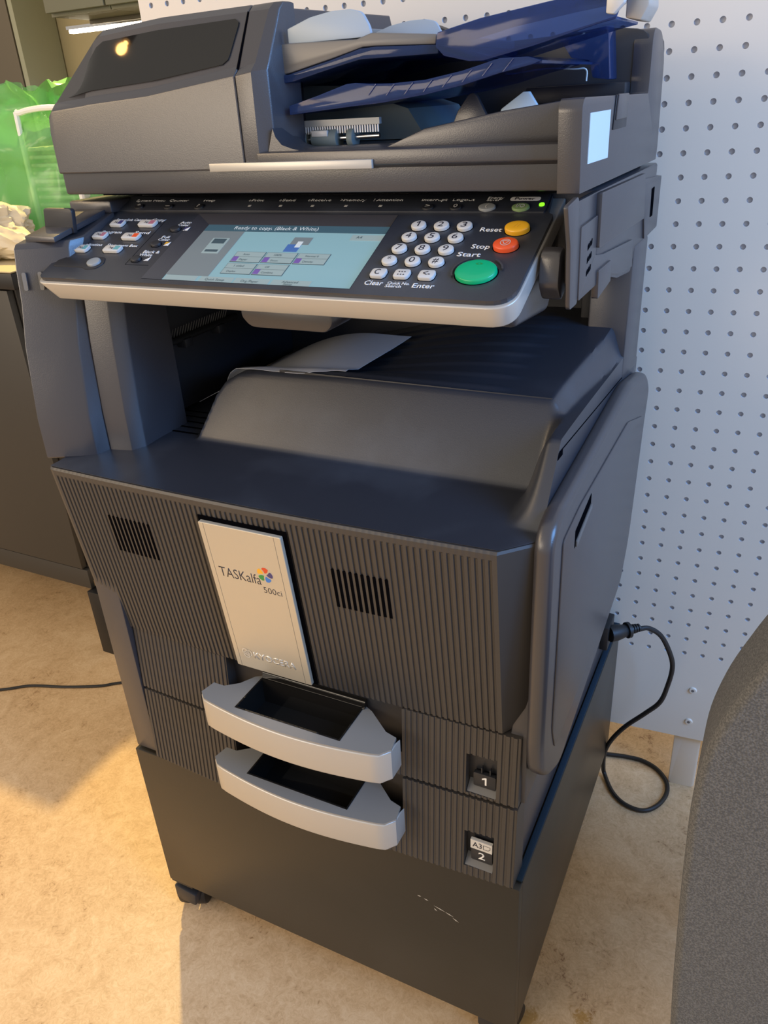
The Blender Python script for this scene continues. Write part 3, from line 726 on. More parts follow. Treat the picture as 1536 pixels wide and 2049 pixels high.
scover('side_panel', [(0.108, 1.112), (0.170, 1.114), (0.171, 1.078), (0.205, 1.073), (0.36, 1.062), (0.37, 1.030), (0.30, 1.035), (0.235, 1.048), (0.112, 1.048)], 0.6022)
scover('side_foot', [(0.180, 1.062), (0.235, 1.062), (0.240, 1.040), (0.183, 1.034)], 0.6045)
scover('hinge_cover', [(0.405, 1.122), (0.528, 1.114), (0.528, 1.052), (0.44, 1.050), (0.425, 1.078)], 0.602)
obj('hinge_slot', prism([(0.462, 1.105), (0.478, 1.106), (0.480, 1.072), (0.466, 1.072)], 'x', 0.6015, 0.6027), M['slot'], PR)
for r_ in range(3):
    for c_ in range(3):
        y = 0.136+c_*0.006; z = 1.088-r_*0.0115+c_*0.0012
        obj('vent_hole', prism([(y, z), (y+0.0035, z+0.0015), (y+0.0035, z+0.006), (y, z+0.004)], 'x', 0.602, 0.6026), M['slot'], PR)
obj('front_pillar', prism(rpoly([(0.060, 1.135), (0.095, 1.139), (0.108, 1.112), (0.110, 1.046), (0.084, 1.046), (0.076, 1.10)], 0.004), 'x', 0.5975, 0.6015, 0.0015), M['plastic'], PR)
obj('pillar_fill', box(0.594, 0.5995, 0.095, 0.19, 1.047, 1.1340, 0.001), M['plastic'], PR)
obj('pillar_knob', prism(rpoly([(0.088, 1.094), (0.104, 1.098), (0.112, 1.056), (0.098, 1.050), (0.084, 1.066)], 0.006), 'x', 0.572, 0.590, 0.002), M['plastic'], PR)

# ADF base
ab = bmesh.new()
prism([(0.117, 1.1405), (0.475, 1.1365), (0.482, 1.150), (0.482, 1.178), (0.135, 1.181), (0.117, 1.177)], 'x', -0.010, 0.600, 0.0025, bm=ab)
base_ = obj('document_feeder', ab, M['plastic'], PR)
obj('front_lip', prism([(0.1115, 1.166), (0.1115, 1.1785), (0.118, 1.1800), (0.118, 1.1620)], 'x', 0.270, 0.583, 0.0012), M['plastic'], base_)
obj('silver_trim', prism([(0.1085, 1.1625), (0.1085, 1.1705), (0.1125, 1.1705), (0.1125, 1.1625)], 'x', 0.211, 0.401, 0.0006), M['silver'], base_, label='silver trim strip')
obj('right_wall', prism(rpoly([(0.100, 1.140), (0.094, 1.206), (0.100, 1.2125), (0.386, 1.210), (0.387, 1.222), (0.387, 1.262), (0.395, 1.272), (0.440, 1.270), (0.470, 1.245), (0.482, 1.15), (0.478, 1.137)], [0.001, 0.004, 0.004, 0.002, 0.001, 0.008, 0.008, 0.014, 0.01, 0.004, 0.002]), 'x', 0.581, 0.6005, 0.0025), M['plastic'], base_)
obj('front_corner', prism([(0.580, 0.1085), (0.590, 0.101), (0.6, 0.101), (0.6, 0.13), (0.580, 0.13)], 'z', 1.1405, 1.184, 0.002), M['plastic'], base_)
obj('ramp_fence', prism([(0.405, 1.179), (0.447, 1.194), (0.520, 1.205), (0.585, 1.2118), (0.585, 1.179)], 'y', 0.128, 0.150, 0.002), M['plastic'], base_)
obj('output_ramp', prism([(0.38, 1.178), (0.447, 1.188), (0.581, 1.200), (0.581, 1.178)], 'y', 0.150, 0.37, 0.0), M['dark'], base_)
obj('rear_wall', prism(rpoly([(0.22, 1.178), (0.599, 1.178), (0.599, 1.270), (0.565, 1.274), (0.22, 1.264)], [0, 0, 0.018, 0.002, 0]), 'y', 0.388, 0.476, 0.002), M['dark'], base_)
obj('rear_ledge', box(0.470, 0.5805, 0.362, 0.388, 1.205, 1.2225, 0.002), M['dark'], base_)
# left block of the feeder
def adf_block():
    # y-z section, upper facet leans back; x outline chamfered at top left
    rings = []
    def ring(x, ztop, zmid): 
        return [(x, 0.1130, 1.1635), (x, 0.1130, zmid), (x, 0.121, zmid+0.008), (x, 0.150, ztop-0.006), (x, 0.158, ztop), (x, 0.47, ztop+0.006), (x, 0.478, ztop-0.01), (x, 0.478, 1.150)]
    S = [(-0.010, 1.222, 1.205), (-0.007, 1.238, 1.222), (0.0, 1.250, 1.228), (0.046, 1.2985, 1.231), (0.056, 1.303, 1.232), (0.14, 1.308, 1.236), (0.2535, 1.309, 1.248)]
    for x, zt, zm in S: rings.append(ring(x, zt, zm))
    return loft(rings)
fc = obj('feeder_cover', bev(adf_block(), 0.0015, 2, 40), M['plastic'], base_, ang=14)
fw = bmesh.new()
loft([[(0.2539, 0.1130, 1.1635), (0.2539, 0.1130, 1.248), (0.2539, 0.121, 1.254), (0.2539, 0.150, 1.303), (0.2539, 0.158, 1.309), (0.2539, 0.178, 1.309), (0.2539, 0.178, 1.150)],
      [(0.2722, 0.1130, 1.1635), (0.2735, 0.1130, 1.2505), (0.2745, 0.121, 1.258), (0.2790, 0.148, 1.303), (0.2815, 0.154, 1.309), (0.284, 0.160, 1.309), (0.2722, 0.160, 1.1635)],
      [(0.2860, 0.1235, 1.1635), (0.2860, 0.1235, 1.2515), (0.2865, 0.127, 1.258), (0.288, 0.151, 1.303), (0.290, 0.157, 1.309), (0.294, 0.170, 1.309), (0.294, 0.170, 1.1635)]], fw)
# opening below: curved transition
obj('feeder_wing', bev(fw, 0.003, 3, 40), M['plastic'], base_, ang=14)
obj('wing_fillet', prism([(0.280, 1.178), (0.288, 1.200), (0.2905, 1.192), (0.297, 1.185), (0.308, 1.1815), (0.32, 1.179)], 'y', 0.1180, 0.16), M['plastic'], base_)
# glossy window on the leaning facet
fa = Vector((0.0, 0.121, 1.2365)); 
FS_ = [(-0.010, 1.222, 1.205), (-0.007, 1.238, 1.222), (0.0, 1.250, 1.228), (0.046, 1.2985, 1.231), (0.056, 1.303, 1.232), (0.14, 1.308, 1.236), (0.2535, 1.309, 1.248), (0.30, 1.309, 1.2515)]
def facet(x, t):   # t 0 bottom .. 1 top of the leaning facet
    for (a, b, c), (d, e, g) in zip(FS_, FS_[1:]):
        if a <= x <= d:
            k = (x-a)/(d-a); zt = b+(e-b)*k-0.006; zm = c+(g-c)*k+0.008; break
    return Vector((x, 0.121+0.029*t, zm+(zt-zm)*t))
wpts = [facet(0.0075, 0.10), facet(0.232*0.94, 0.18), facet(0.232*0.985, 0.34), facet(0.2385, 0.93), facet(0.080, 0.93), facet(0.0655, 0.80)]
wn = (facet(0.2, 0)-facet(0.08, 0)).cross(facet(0.08, 1)-facet(0.08, 0)).normalized()
bm = bmesh.new(); wg = []
for i in range(41):
    col = []
    for j in range(13):
        t = 0.09+0.80*j/12; xl = 0.0125+0.0445*(t-0.1)/0.78; xr = 0.2405+0.0055*(t-0.1)/0.78
        k = i/40
        c_ = 0.012*(1-min(1, min(j, 12-j)/1.5))**2      # rounded corners
        col.append(bm.verts.new(facet(xl+c_*0.5+(xr-xl-c_)*k, t)+wn*0.0011))
    wg.append(col)
fs = [bm.faces.new((wg[i][j], wg[i+1][j], wg[i+1][j+1], wg[i][j+1])) for i in range(40) for j in range(12)]
g_ = bmesh.ops.extrude_face_region(bm, geom=fs); bmesh.ops.translate(bm, vec=-wn*0.0016, verts=[e for e in g_['geom'] if isinstance(e, bmesh.types.BMVert)])
obj('window', bm, M['gloss'], fc, label='glossy black window')
obj('cover_seam', loft([[tuple(facet(0.2528, t)+wn*0.0004+Vector((dx, 0, 0))) for dx in (0, 0.0011)]+[tuple(facet(0.2528, t)-wn*0.002+Vector((dx, 0, 0))) for dx in (0.0011, 0)] for t in (-0.05, 0.5, 1.0)]), M['slot'], fc)
# inside the feeder throat
ti = base_
obj('inner_frame', prism([(0.22, 1.181), (0.40, 1.181), (0.38, 1.21), (0.30, 1.235), (0.22, 1.24)], 'y', 0.24, 0.387), M['rubbergrey'], ti, label='grey-green inner frame')
cbm = box(0.285, 0.380, 0.171, 0.176, 1.1985, 1.2045)
obj('static_comb', cbm, M['palegrey'], ti, label='grey comb bar')
br = bmesh.new()
for i in range(32): box(0.287+i*0.0029, 0.2884+i*0.0029, 0.172, 0.173, 1.1915, 1.1984, bm=br)
obj('comb_bristle', br, M['white'], ti, label='white bristles', smooth=False)['kind'] = 'stuff'
obj('roller_shaft', cyl((0.285, 0.175, 1.186), (0.378, 0.175, 1.188), 0.0022), M['steel'], ti)
for a, b, r_ in ((0.301, 0.331, 0.0095), (0.343, 0.350, 0.0095), (0.284, 0.294, 0.0075)):
    obj('feed_roller', cyl((a, 0.176, 1.1868), (b, 0.176, 1.1868), r_, r_, 24, r=0.001), M['rubbergrey'], ti)
obj('comb_clip', box(0.303, 0.322, 0.166, 0.170, 1.1890, 1.1950, 0.001), M['keywhite'], ti, label='white clip')

# feed tray: grey plate, guides, clear blue rim
gy0, gy1 = 0.148, 0.375
obj('feed_tray', prism([(0.232, 1.243), (0.295, 1.2475), (0.345, 1.257), (0.378, 1.2640), (0.390, 1.2640), (0.452, 1.261), (0.453, 1.2690), (0.388, 1.2750), (0.372, 1.2710), (0.296, 1.2730), (0.232, 1.272)], 'y', gy0, gy1, 0.0015), M['silver_grey'], base_, label='grey document feed tray')
obj('tray_rim', prism([(0.232, 1.235), (0.300, 1.2400), (0.352, 1.2500), (0.376, 1.2540), (0.455, 1.2535), (0.456, 1.2605), (0.392, 1.2635), (0.376, 1.2630), (0.345, 1.2560), (0.295, 1.2465), (0.232, 1.2425)], 'y', gy0-0.002, gy1, 0.001), M['blueclear'], base_, label='clear blue rim')
def guide(y, m='guide'):
    return obj('document_guide', prism(rpoly([(0.296, 1.272), (0.387, 1.272), (0.385, 1.2810), (0.378, 1.2925), (0.366, 1.2955), (0.345, 1.2955), (0.322, 1.2925), (0.296, 1.2850)], [0, 0, 0.003, 0.004, 0.003, 0.003, 0.003, 0]), 'y', y, y+0.005, 0.001), M[m], base_, label='light grey document guide')
guide(0.150)
guide(0.325)
obj('guide_rack', prism([(0.12, 1.311), (0.15, 1.311), (0.37, 1.283), (0.37, 1.2765), (0.12, 1.3)], 'y', 0.36, 0.41, 0.001), M['palegrey'], base_)
obj('rear_hinge', prism(rpoly([(0.27, 1.282), (0.285, 1.2945), (0.335, 1.297), (0.358, 1.288), (0.37, 1.27), (0.27, 1.27)], 0.004), 'y', 0.411, 0.44, 0.001), M['black'], base_)
# blue extension tray
et = bmesh.new()
prism([(0.455, 1.2585), (0.463, 1.2510), (0.486, 1.2455), (0.500, 1.2450), (0.545, 1.2530), (0.600, 1.2650), (0.612, 1.2670), (0.618, 1.2830), (0.612, 1.2885), (0.558, 1.2840), (0.497, 1.2770), (0.457, 1.2695)], 'y', 0.140, 0.143, 0.0008, bm=et)
prism([(0.457, 1.2665), (0.497, 1.2740), (0.558, 1.2810), (0.625, 1.2870), (0.625, 1.2900), (0.558, 1.2840), (0.497, 1.2770), (0.457, 1.2695)], 'y', 0.143, 0.235, 0.0008, bm=et)
prism([(0.455, 1.2585), (0.486, 1.2455), (0.500, 1.2450), (0.600, 1.2650), (0.612, 1.2668), (0.612, 1.2690), (0.500, 1.2475), (0.455, 1.2610)], 'y', 0.143, 0.235, 0.0005, bm=et)
xt = obj('extension_tray', et, M['blueclear'], base_, label='clear blue extension tray')
obj('tray_end', prism([(0.6060, 1.2705), (0.612, 1.2695), (0.620, 1.2770), (0.620, 1.2920), (0.6060, 1.2900)], 'y', 0.130, 0.1395, 0.0012), M['keywhite'], base_, label='pale end stop')
obj('tray_end', prism([(0.6155, 1.268), (0.628, 1.2655), (0.634, 1.276), (0.632, 1.295), (0.6155, 1.292)], 'y', 0.160, 0.205, 0.0015), M['silver'], base_, label='pale end stop')
obj('tray_support', prism(rpoly([(0.515, 1.268), (0.566, 1.273), (0.571, 1.225), (0.553, 1.228), (0.549, 1.244), (0.530, 1.247)], 0.002), 'y', 0.325, 0.360, 0.001), M['blueclear'], base_, label='clear blue support foot')
# lower curved blue tray
cl = [(0.296, 1.2190), (0.330, 1.2265), (0.362, 1.2345), (0.372, 1.2350), (0.385, 1.2335), (0.410, 1.2325), (0.444, 1.2335), (0.480, 1.2385), (0.515, 1.2460), (0.540, 1.2455), (0.552, 1.2420)]
lo = [(0.545, 1.2395), (0.515, 1.2345), (0.480, 1.2270), (0.444, 1.2215), (0.400, 1.2170), (0.360, 1.2150), (0.296, 1.2110)]
lt = bmesh.new(); prism(cl+lo, 'y', 0.140, 0.1425, 0.0006, bm=lt)
prism(cl+[(x, z-0.0022) for x, z in cl[::-1]], 'y', 0.1425, 0.36, 0, bm=lt)
prism([(x, z+0.0022) for x, z in lo]+lo[::-1], 'y', 0.1425, 0.30, 0, bm=lt)
obj('reverse_tray', lt, M['blueclear'], base_, label='curved clear blue lower tray')
for i in range(8):
    x = 0.385+i*0.019; z = [1.2338, 1.2327, 1.2329, 1.2338, 1.2365, 1.2395, 1.2432, 1.2455][i]
    obj('tray_rib', prism([(x, z-0.010), (x+0.001, z-0.010), (x+0.010, z-0.0008), (x+0.009, z-0.0008)], 'y', 0.1388, 0.1399), M['blueclear'], base_)
obj('paper_fin', prism([(0.436, 1.190), (0.443, 1.205), (0.455, 1.2195), (0.460, 1.2210), (0.464, 1.218), (0.475, 1.1985), (0.475, 1.190)], 'y', 0.222, 0.228, 0.001), M['plastic'], base_)
obj('paper_fin', prism([(0.485, 1.192), (0.489, 1.205), (0.511, 1.219), (0.517, 1.219), (0.526, 1.206), (0.526, 1.195)], 'y', 0.222, 0.228, 0.001), M['label'], base_, label='pale blue paper fin')
obj('wire_guide', tube([(0.467, 0.30, 1.2370), (0.475, 0.30, 1.2360), (0.51, 0.30, 1.2385), (0.54, 0.30, 1.2365), (0.552, 0.30, 1.2355), (0.553, 0.30, 1.225)], 0.0008, 6, 5), M['label'], base_, label='pale wire')
obj('blank_sticker', prism([(0.121, 1.1615), (0.199, 1.1605), (0.199, 1.2005), (0.121, 1.2005)], 'x', 0.6004, 0.6011), M['label'], base_, label='blank pale sticker')
obj('side_clip', prism([(0.212, 1.183), (0.272, 1.183), (0.270, 1.212), (0.218, 1.212)], 'x', 0.6005, 0.6018, 0.0006), M['dark'], base_)
obj('clip_tongue', prism([(0.216, 1.191), (0.268, 1.191), (0.267, 1.2125), (0.221, 1.2125)], 'x', 0.6014, 0.6034, 0.0008), M['plastic'], base_)

# ---------------------------------------------------------------- control panel
O_ = Vector((0, 0.022, 1.065)); V_ = Vector((0, 0.148, 0.066)).normalized()
F = frame(O_, (1, 0, 0), V_)
def FT(z): return F @ Matrix.Translation((0, 0, z))
hs = bmesh.new()
loft([[(x, 0.050, 1.047), (x, 0.056, 1.034), (x, 0.155, 1.026), (x, 0.176, 1.05), (x, 0.178, 1.108), (x, 0.165, 1.100)] for x in (0.038, 0.563)], hs)
cp = obj('control_panel', bev(hs, 0.008, 4), M['plastic'], PR, label='tilted control panel')
outl = [(0.018, 0.0), (0.569, 0.0), (0.569, 0.128), (0.560, 0.133), (0.560, 0.166), (0.034, 0.166), (0.0275, 0.131), (0.018, 0.10)]
band = xf(prism(rpoly([(0.0165, -0.0035), (0.570, -0.0035), (0.570, 0.166), (0.0165, 0.166)], [0.010, 0.024, 0.002, 0.002], 8), 'z', -0.0250, -0.0045), F)
# taper the silver band inwards at its foot
Fi = F.inverted()
for v in band.verts:
    q = Fi @ v.co
    if q.z < -0.02:
        q.x = q.x+(0.016 if q.x < 0.1 else -0.002)
        v.co = F @ q
obj('silver_band', bev(band, 0.0022, 3, 50), M['silver'], cp, label='silver edge band')
# black top plate with the recessed screen opening
SX0, SX1, SY0, SY1 = 0.1640, 0.4120, 0.0075, 0.1275
ox = rpoly([(0.0185, 0.0005), (0.568, 0.0005), (0.568, 0.130), (0.562, 0.134), (0.558, 0.1655), (0.036, 0.1655), (0.029, 0.134), (0.0185, 0.112)], [0.010, 0.023, 0.002, 0.001, 0.003, 0.003, 0.002, 0.004], 6)
def plate_piece(pts, z0=-0.0052, z1=0.0, r=0.0): return xf(prism(pts, 'z', z0, z1, r), F)
tp = bmesh.new()
left = [p for p in ox if p[0] <= SX0]
# order: split the outline at SX0 and SX1 with straight cuts
Lp = [(SX0, 0.0005)]+[(SX0, 0.1655)]+[p for p in ox if p[0] < SX0 and p[1] > 0.1]+[p for p in ox if p[0] < SX0 and p[1] <= 0.1]
def sortpoly(pts):
    c = Vector((sum(p[0] for p in pts)/len(pts), sum(p[1] for p in pts)/len(pts)))
    return sorted(pts, key=lambda p: math.atan2(p[1]-c.y, p[0]-c.x))
Lp = [(SX0, 0.0005), (SX0, 0.1655)]
i0 = [p for p in ox if p[0] < SX0]
# ox runs: front-left corner first, ... rear-left last
fl = [p for p in i0 if p[1] < 0.05]; rl_ = [p for p in i0 if p[1] >= 0.05]
Lp = fl+[(SX0, 0.0005), (SX0, 0.1655)]+rl_
Rp = [(SX1, 0.0005)]+[p for p in ox if p[0] > SX1]+[(SX1, 0.1655)]
merge(tp, plate_piece(Lp)); merge(tp, plate_piece(Rp))
merge(tp, plate_piece([(SX0, 0.0005), (SX1, 0.0005), (SX1, SY0), (SX0, SY0)]))
merge(tp, plate_piece([(SX0, SY1), (SX1, SY1), (SX1, 0.1655), (SX0, 0.1655)]))
bmesh.ops.remove_doubles(tp, verts=tp.verts, dist=1e-6)
obj('top_plate', tp, M['dusty'], cp, smooth=False)
# raised indicator strip
obj('indicator_strip', xf(prism(rpoly([(0.0335, 0.1325), (0.559, 0.1325), (0.557, 0.1645), (0.0375, 0.1645)], 0.002), 'z', -0.001, 0.0014, 0.0006), F), M['dusty'], cp)
# sloping screen surround
IX0, IX1, IY0, IY1, IZ = 0.1850, 0.4105, 0.0120, 0.1135, -0.0042
sb_ = bmesh.new()
o4 = [(SX0, SY0), (SX1, SY0), (SX1, SY1), (SX0, SY1)]; i4 = [(IX0, IY0), (IX1, IY0), (IX1, IY1), (IX0, IY1)]
vo = [sb_.verts.new((*p, 0.0003)) for p in o4]; vi = [sb_.verts.new((*p, IZ)) for p in i4]
for k in range(4): sb_.faces.new((vo[k], vo[(k+1) % 4], vi[(k+1) % 4], vi[k]))
obj('screen_surround', xf(sb_, F), M['plastic'], cp, smooth=False)
def tile(name, x0, x1, y0, y1, m, z=0.0, h=0.0003, sk=0.0):
    return obj(name, xf(prism([(x0, y0), (x1, y0), (x1+sk, y1), (x0+sk, y1)], 'z', IZ+z, IZ+z+h), F), M[m], cp, smooth=False)
tile('screen', IX0, IX1, IY0, IY1, 'ui_bg', -0.0006, 0.0004)
tile('screen_header', IX0, IX1, 0.1015, IY1, 'ui_head', -0.0001)
tile('screen_pane', IX0, 0.240, IY0+0.010, 0.1013, 'ui_grey', -0.0001)
tile('screen_preview', 0.207, 0.2285, 0.0605, 0.0880, 'ui_btn', 0.0003)
tile('screen_preview', 0.2095, 0.226, 0.078, 0.0865, 'ui_line', 0.0006, 0.0001)
tile('screen_preview', 0.2095, 0.226, 0.063, 0.067, 'ui_line', 0.0006, 0.0001)
tile('screen_icon', 0.308, 0.330, 0.080, 0.0925, 'ui_grey', 0.0)
tile('screen_icon', 0.306, 0.322, 0.0675, 0.080, 'ui_blue', 0.0)
tile('screen_icon', 0.316, 0.322, 0.075, 0.085, 'ui_white', 0.0003)
for bx, by in ((0.2515, 0.0475), (0.2895, 0.0475), (0.3275, 0.0475), (0.2515, 0.0275), (0.2895, 0.0275)):
    tile('screen_button', bx, bx+0.0365, by, by+0.0180, 'ui_line', -0.0001)
    tile('screen_button', bx+0.0006, bx+0.0359, by+0.0006, by+0.0090, 'ui_btn', 0.0003, 0.0001)
    tile('screen_button', bx+0.0006, bx+0.0359, by+0.0096, by+0.0174, 'ui_btn', 0.0003, 0.0001)
    if by > 0.04 or bx > 0.26: tile('screen_icon', bx+0.0010, bx+0.0075, by+0.0010, by+0.0088, 'ui_purple', 0.0005, 0.0001)
for i in range(4):
    x = (0.1875, 0.2330, 0.2760, 0.3200)[i]
    tile('screen_tab', x, x+(0.041 if i < 3 else 0.044), IY0+0.0008, IY0+0.0092, 'ui_btn', 0.0001)
tile('screen_tab', 0.373, 0.408, 0.0895, 0.0985, 'ui_btn', 0.0)
FS = F @ Matrix.Translation((0, 0, IZ+0.0007))
for s, x, y, wd, m in (('Ready to copy. (Black & White)', 0.224, 0.1045, 0.105, 'ui_white'), ('A4', 0.379, 0.092, 0.0065, 'ui_line'), ('Auto', 0.262, 0.0590, 0.008, 'ui_line'),
                       ('100%', 0.300, 0.0590, 0.009, 'ui_line'), ('Normal 0', 0.337, 0.0590, 0.015, 'ui_line'), ('Paper', 0.262, 0.0500, 0.010, 'ui_line'), ('Zoom', 0.300, 0.0500, 0.009, 'ui_line'),
                       ('Density', 0.338, 0.0500, 0.012, 'ui_line'), ('1 sided', 0.262, 0.0390, 0.012, 'ui_line'), ('Off', 0.300, 0.0390, 0.005, 'ui_line'), ('Duplex', 0.258, 0.0300, 0.011, 'ui_line'),
                       ('Combine', 0.300, 0.0300, 0.014, 'ui_line'), ('Quick Setup', 0.240, 0.0148, 0.024, 'ui_line'), ('Org./Paper', 0.284, 0.0148, 0.021, 'ui_line'), ('Advanced', 0.332, 0.0165, 0.018, 'ui_line'),
                       ('Setup', 0.335, 0.0130, 0.010, 'ui_line')):
    lettering(s, FS, x, y, wd, M[m], cp, ex=0.00005)

# keys
def key(name, u, v, rx, ry, h, m, n=28, parent=None, label=None, dome=0.25, z0=0.0):
    def rg(s, z): return [(u+rx*s*math.cos(2*PI*k/n), v+ry*s*math.sin(2*PI*k/n), z0+z) for k in range(n)]
    bm = loft([rg(1.0, -0.001), rg(1.0, h*0.70), rg(0.96, h*0.92), rg(0.86, h), rg(0.45, h*(1+dome*0.15))])
    return obj(name, xf(bm, F), M[m], cp, label=label, ang=50)
def well(u, v, rx, ry, z0=0.0):
    n = 28
    a = [(u+rx*math.cos(2*PI*k/n), v+ry*math.sin(2*PI*k/n), z0-0.0005) for k in range(n)]
    b = [(p[0], p[1], z0+0.0002) for p in a]
    return obj('key_well', xf(loft([a, b]), F), M['slot'], cp)
digs = {'1': (0, 0), '2': (1, 0), '3': (2, 0), '4': (0, 1), '5': (1, 1), '6': (2, 1), '7': (0, 2), '8': (1, 2), '9': (2, 2), '*': (0, 3), '0': (1, 3), '#': (2, 3)}
FK = lambda h: F @ Matrix.Translation((0, 0, h))
for d, (c_, r_) in digs.items():
    u = (0.4426, 0.4663, 0.4898)[c_]-r_*0.0025; v = 0.1073-r_*0.0191
    well(u, v, 0.0083, 0.0075)
    key('number_key', u, v, 0.0075, 0.0067, 0.0036, 'keywhite')
    w_ = 0.0055 if d not in '1*' else 0.0040
    lettering(d, FK(0.00375), u-w_/2-0.0002, v-0.0036, w_, M['ink'], cp, h=0.0080, ex=0.0001)
def capkey(u, v, wd, hd, h, m, name='function_key', label=None, r=0.003):
    pts = rpoly([(u-wd/2, v-hd/2), (u+wd/2-0.002, v-hd/2), (u+wd/2, v-hd/2+0.003), (u+wd/2, v+hd/2), (u-wd/2+0.002, v+hd/2), (u-wd/2, v+hd/2-0.002)], r, 3)
    obj('key_well', xf(prism([(x+(0.0006 if x > u else -0.0006), y+(0.0006 if y > v else -0.0006)) for x, y in pts], 'z', -0.0005, 0.0002), F), M['slot'], cp)
    return obj(name, xf(prism(pts, 'z', -0.001, h, 0.0006), F), M[m], cp, label=label)
for i, (u, s) in enumerate(((0.4325, 'C'), (0.4562, ':::'), (0.4806, '<-'))):
    capkey(u, 0.0302, 0.0150, 0.0118, 0.0034, 'keywhite')
    lettering(s, FK(0.0036), u-0.0035, 0.0270, 0.0070 if i else 0.0052, M['ink'], cp, h=0.0075 if i == 0 else 0.0085, ex=0.0001)
well(0.5417, 0.1044, 0.0125, 0.0098); key('reset_key', 0.5417, 0.1044, 0.0116, 0.0090, 0.0050, 'yellow', label='yellow round key')
lettering('//', FK(0.0053), 0.5385, 0.1020, 0.0060, M['p_yellow'], cp, h=0.005)
well(0.5391, 0.0778, 0.0125, 0.0098); key('stop_key', 0.5391, 0.0778, 0.0116, 0.0092, 0.0050, 'red', label='red round key')
rg = bmesh.new()
for rr_ in (0.0048,):
    vo = [rg.verts.new((0.5391+rr_*math.cos(t*2*PI/24), 0.0778+rr_*math.sin(t*2*PI/24), 0.00535)) for t in range(24)]
    vi = [rg.verts.new((0.5391+(rr_-0.0006)*math.cos(t*2*PI/24), 0.0778+(rr_-0.0006)*math.sin(t*2*PI/24), 0.00535)) for t in range(24)]
    for t in range(24): rg.faces.new((vo[t], vo[(t+1) % 24], vi[(t+1) % 24], vi[t]))
for (a, b) in (((-0.003, 0.0022), (0.003, 0.0022)), ((0.003, 0.0022), (0, -0.0032)), ((0, -0.0032), (-0.003, 0.0022))):
    A = Vector((0.5391+a[0], 0.0778+a[1])); B = Vector((0.5391+b[0], 0.0778+b[1])); dd = (B-A).normalized()*0.0003; e_ = Vector((-dd.y, dd.x))
    rg.faces.new([rg.verts.new((q.x, q.y, 0.00535)) for q in (A-e_, B-e_, B+e_, A+e_)])
obj('stop_symbol', xf(rg, F), M['keywhite'], cp, smooth=False)
well(0.5245, 0.0375, 0.0202, 0.0168); key('start_key', 0.5245, 0.0375, 0.0190, 0.0158, 0.0046, 'green', n=40, label='large green round key')
lettering('<>', FK(0.0049), 0.5225, 0.0430, 0.0060, M['p_green'], cp, h=0.005)
for a0, a1 in ((2.0, 3.6), (0.2, 1.0)):
    n = 10; P1 = [(0.5245+0.0235*math.cos(a0+(a1-a0)*k/n), 0.0398+0.0205*math.sin(a0+(a1-a0)*k/n)) for k in range(n+1)]
    P2 = [(0.5245+0.0218*math.cos(a0+(a1-a0)*k/n), 0.0398+0.0190*math.sin(a0+(a1-a0)*k/n)) for k in range(n+1)][::-1]
    obj('guard_ridge', xf(prism(P1+P2, 'z', -0.0005, 0.0022), F), M['plastic'], cp)
zi = 0.0014
for nme, u, m, lb in (('power_key', 0.5348, 'palegreen', 'pale green key'), ('energy_saver_key', 0.5016, 'palegrey', 'pale grey key')):
    key(nme, u, 0.1385, 0.0085, 0.0060, 0.0022, m, label=lb, z0=zi)
for nme, u in (('logout_key', 0.4697), ('interrupt_key', 0.4403), ('system_menu_key', 0.0697), ('counter_key', 0.1140), ('help_key', 0.1580)):
    key(nme, u, 0.1385, 0.0062, 0.0046, 0.0018, 'dark', z0=zi)
for s, u, w_ in (('I/O', 0.5348, 0.008), ('(', 0.5016, 0.003), ('0', 0.4697, 0.004), ('>', 0.4403, 0.005), ('*', 0.0697, 0.005), ('-', 0.1140, 0.006), ('?', 0.1580, 0.003)):
    lettering(s, FK(zi+0.0025), u-w_/2, 0.1362, w_, M['keywhite'], cp, h=0.0055)
obj('power_light', xf(cyl((0.5534, 0.1440, zi-0.001), (0.5534, 0.1440, zi+0.001), 0.0026), F), M['led'], cp, label='lit green indicator')
for u in (0.2255, 0.2660, 0.3061, 0.3465, 0.3865):
    obj('indicator_light', xf(box(u-0.0018, u+0.0018, 0.1405, 0.1432, zi-0.0005, zi+0.0003), F), M['keywhite'], cp, label='small pale indicator')
for nme, u, v, sz, m2 in (('status_key', 0.0617, 0.1041, 0.019, 'p_navy'), ('copy_key', 0.1063, 0.1049, 0.024, 'pink'), ('program_key', 0.0531, 0.0796, 0.019, 'pink'),
                          ('send_key', 0.1002, 0.0790, 0.024, 'red'), ('application_key', 0.0455, 0.0537, 0.019, 'teal'), ('document_box_key', 0.0908, 0.0546, 0.024, 'teal')):
    capkey(u, v, sz, 0.0112, 0.0034, 'keywhite', name=nme)
    obj('key_mark', xf(box(u+sz*0.12, u+sz*0.42, v-0.003, v+0.004, 0.0034, 0.00350), F), M[m2], cp)
    lettering('>o', FK(0.0036), u-0.004, v-0.0022, 0.0060, M['ink'], cp, h=0.005)
for nme, u, v in (('auto_color_key', 0.1520, 0.0960), ('full_color_key', 0.1440, 0.0671), ('black_white_key', 0.1355, 0.0389)):
    well(u, v, 0.0070, 0.0056); key(nme, u, v, 0.0063, 0.0050, 0.0030, 'dark', label='dark round key')
    obj('colour_mark', xf(prism([(u+0.010, v-0.001), (u+0.0165, v-0.001), (u+0.0165, v+0.006)], 'z', 0, 0.0002), F), M['white'], cp, label='small white triangle')
    if v > 0.05: obj('colour_mark', xf(prism([(u+0.010, v+0.0005), (u+0.0145, v+0.0055), (u+0.010, v+0.0055)], 'z', 0, 0.0002), F), M['p_yellow' if v < 0.09 else 'p_navy'], cp, label='small coloured triangle')
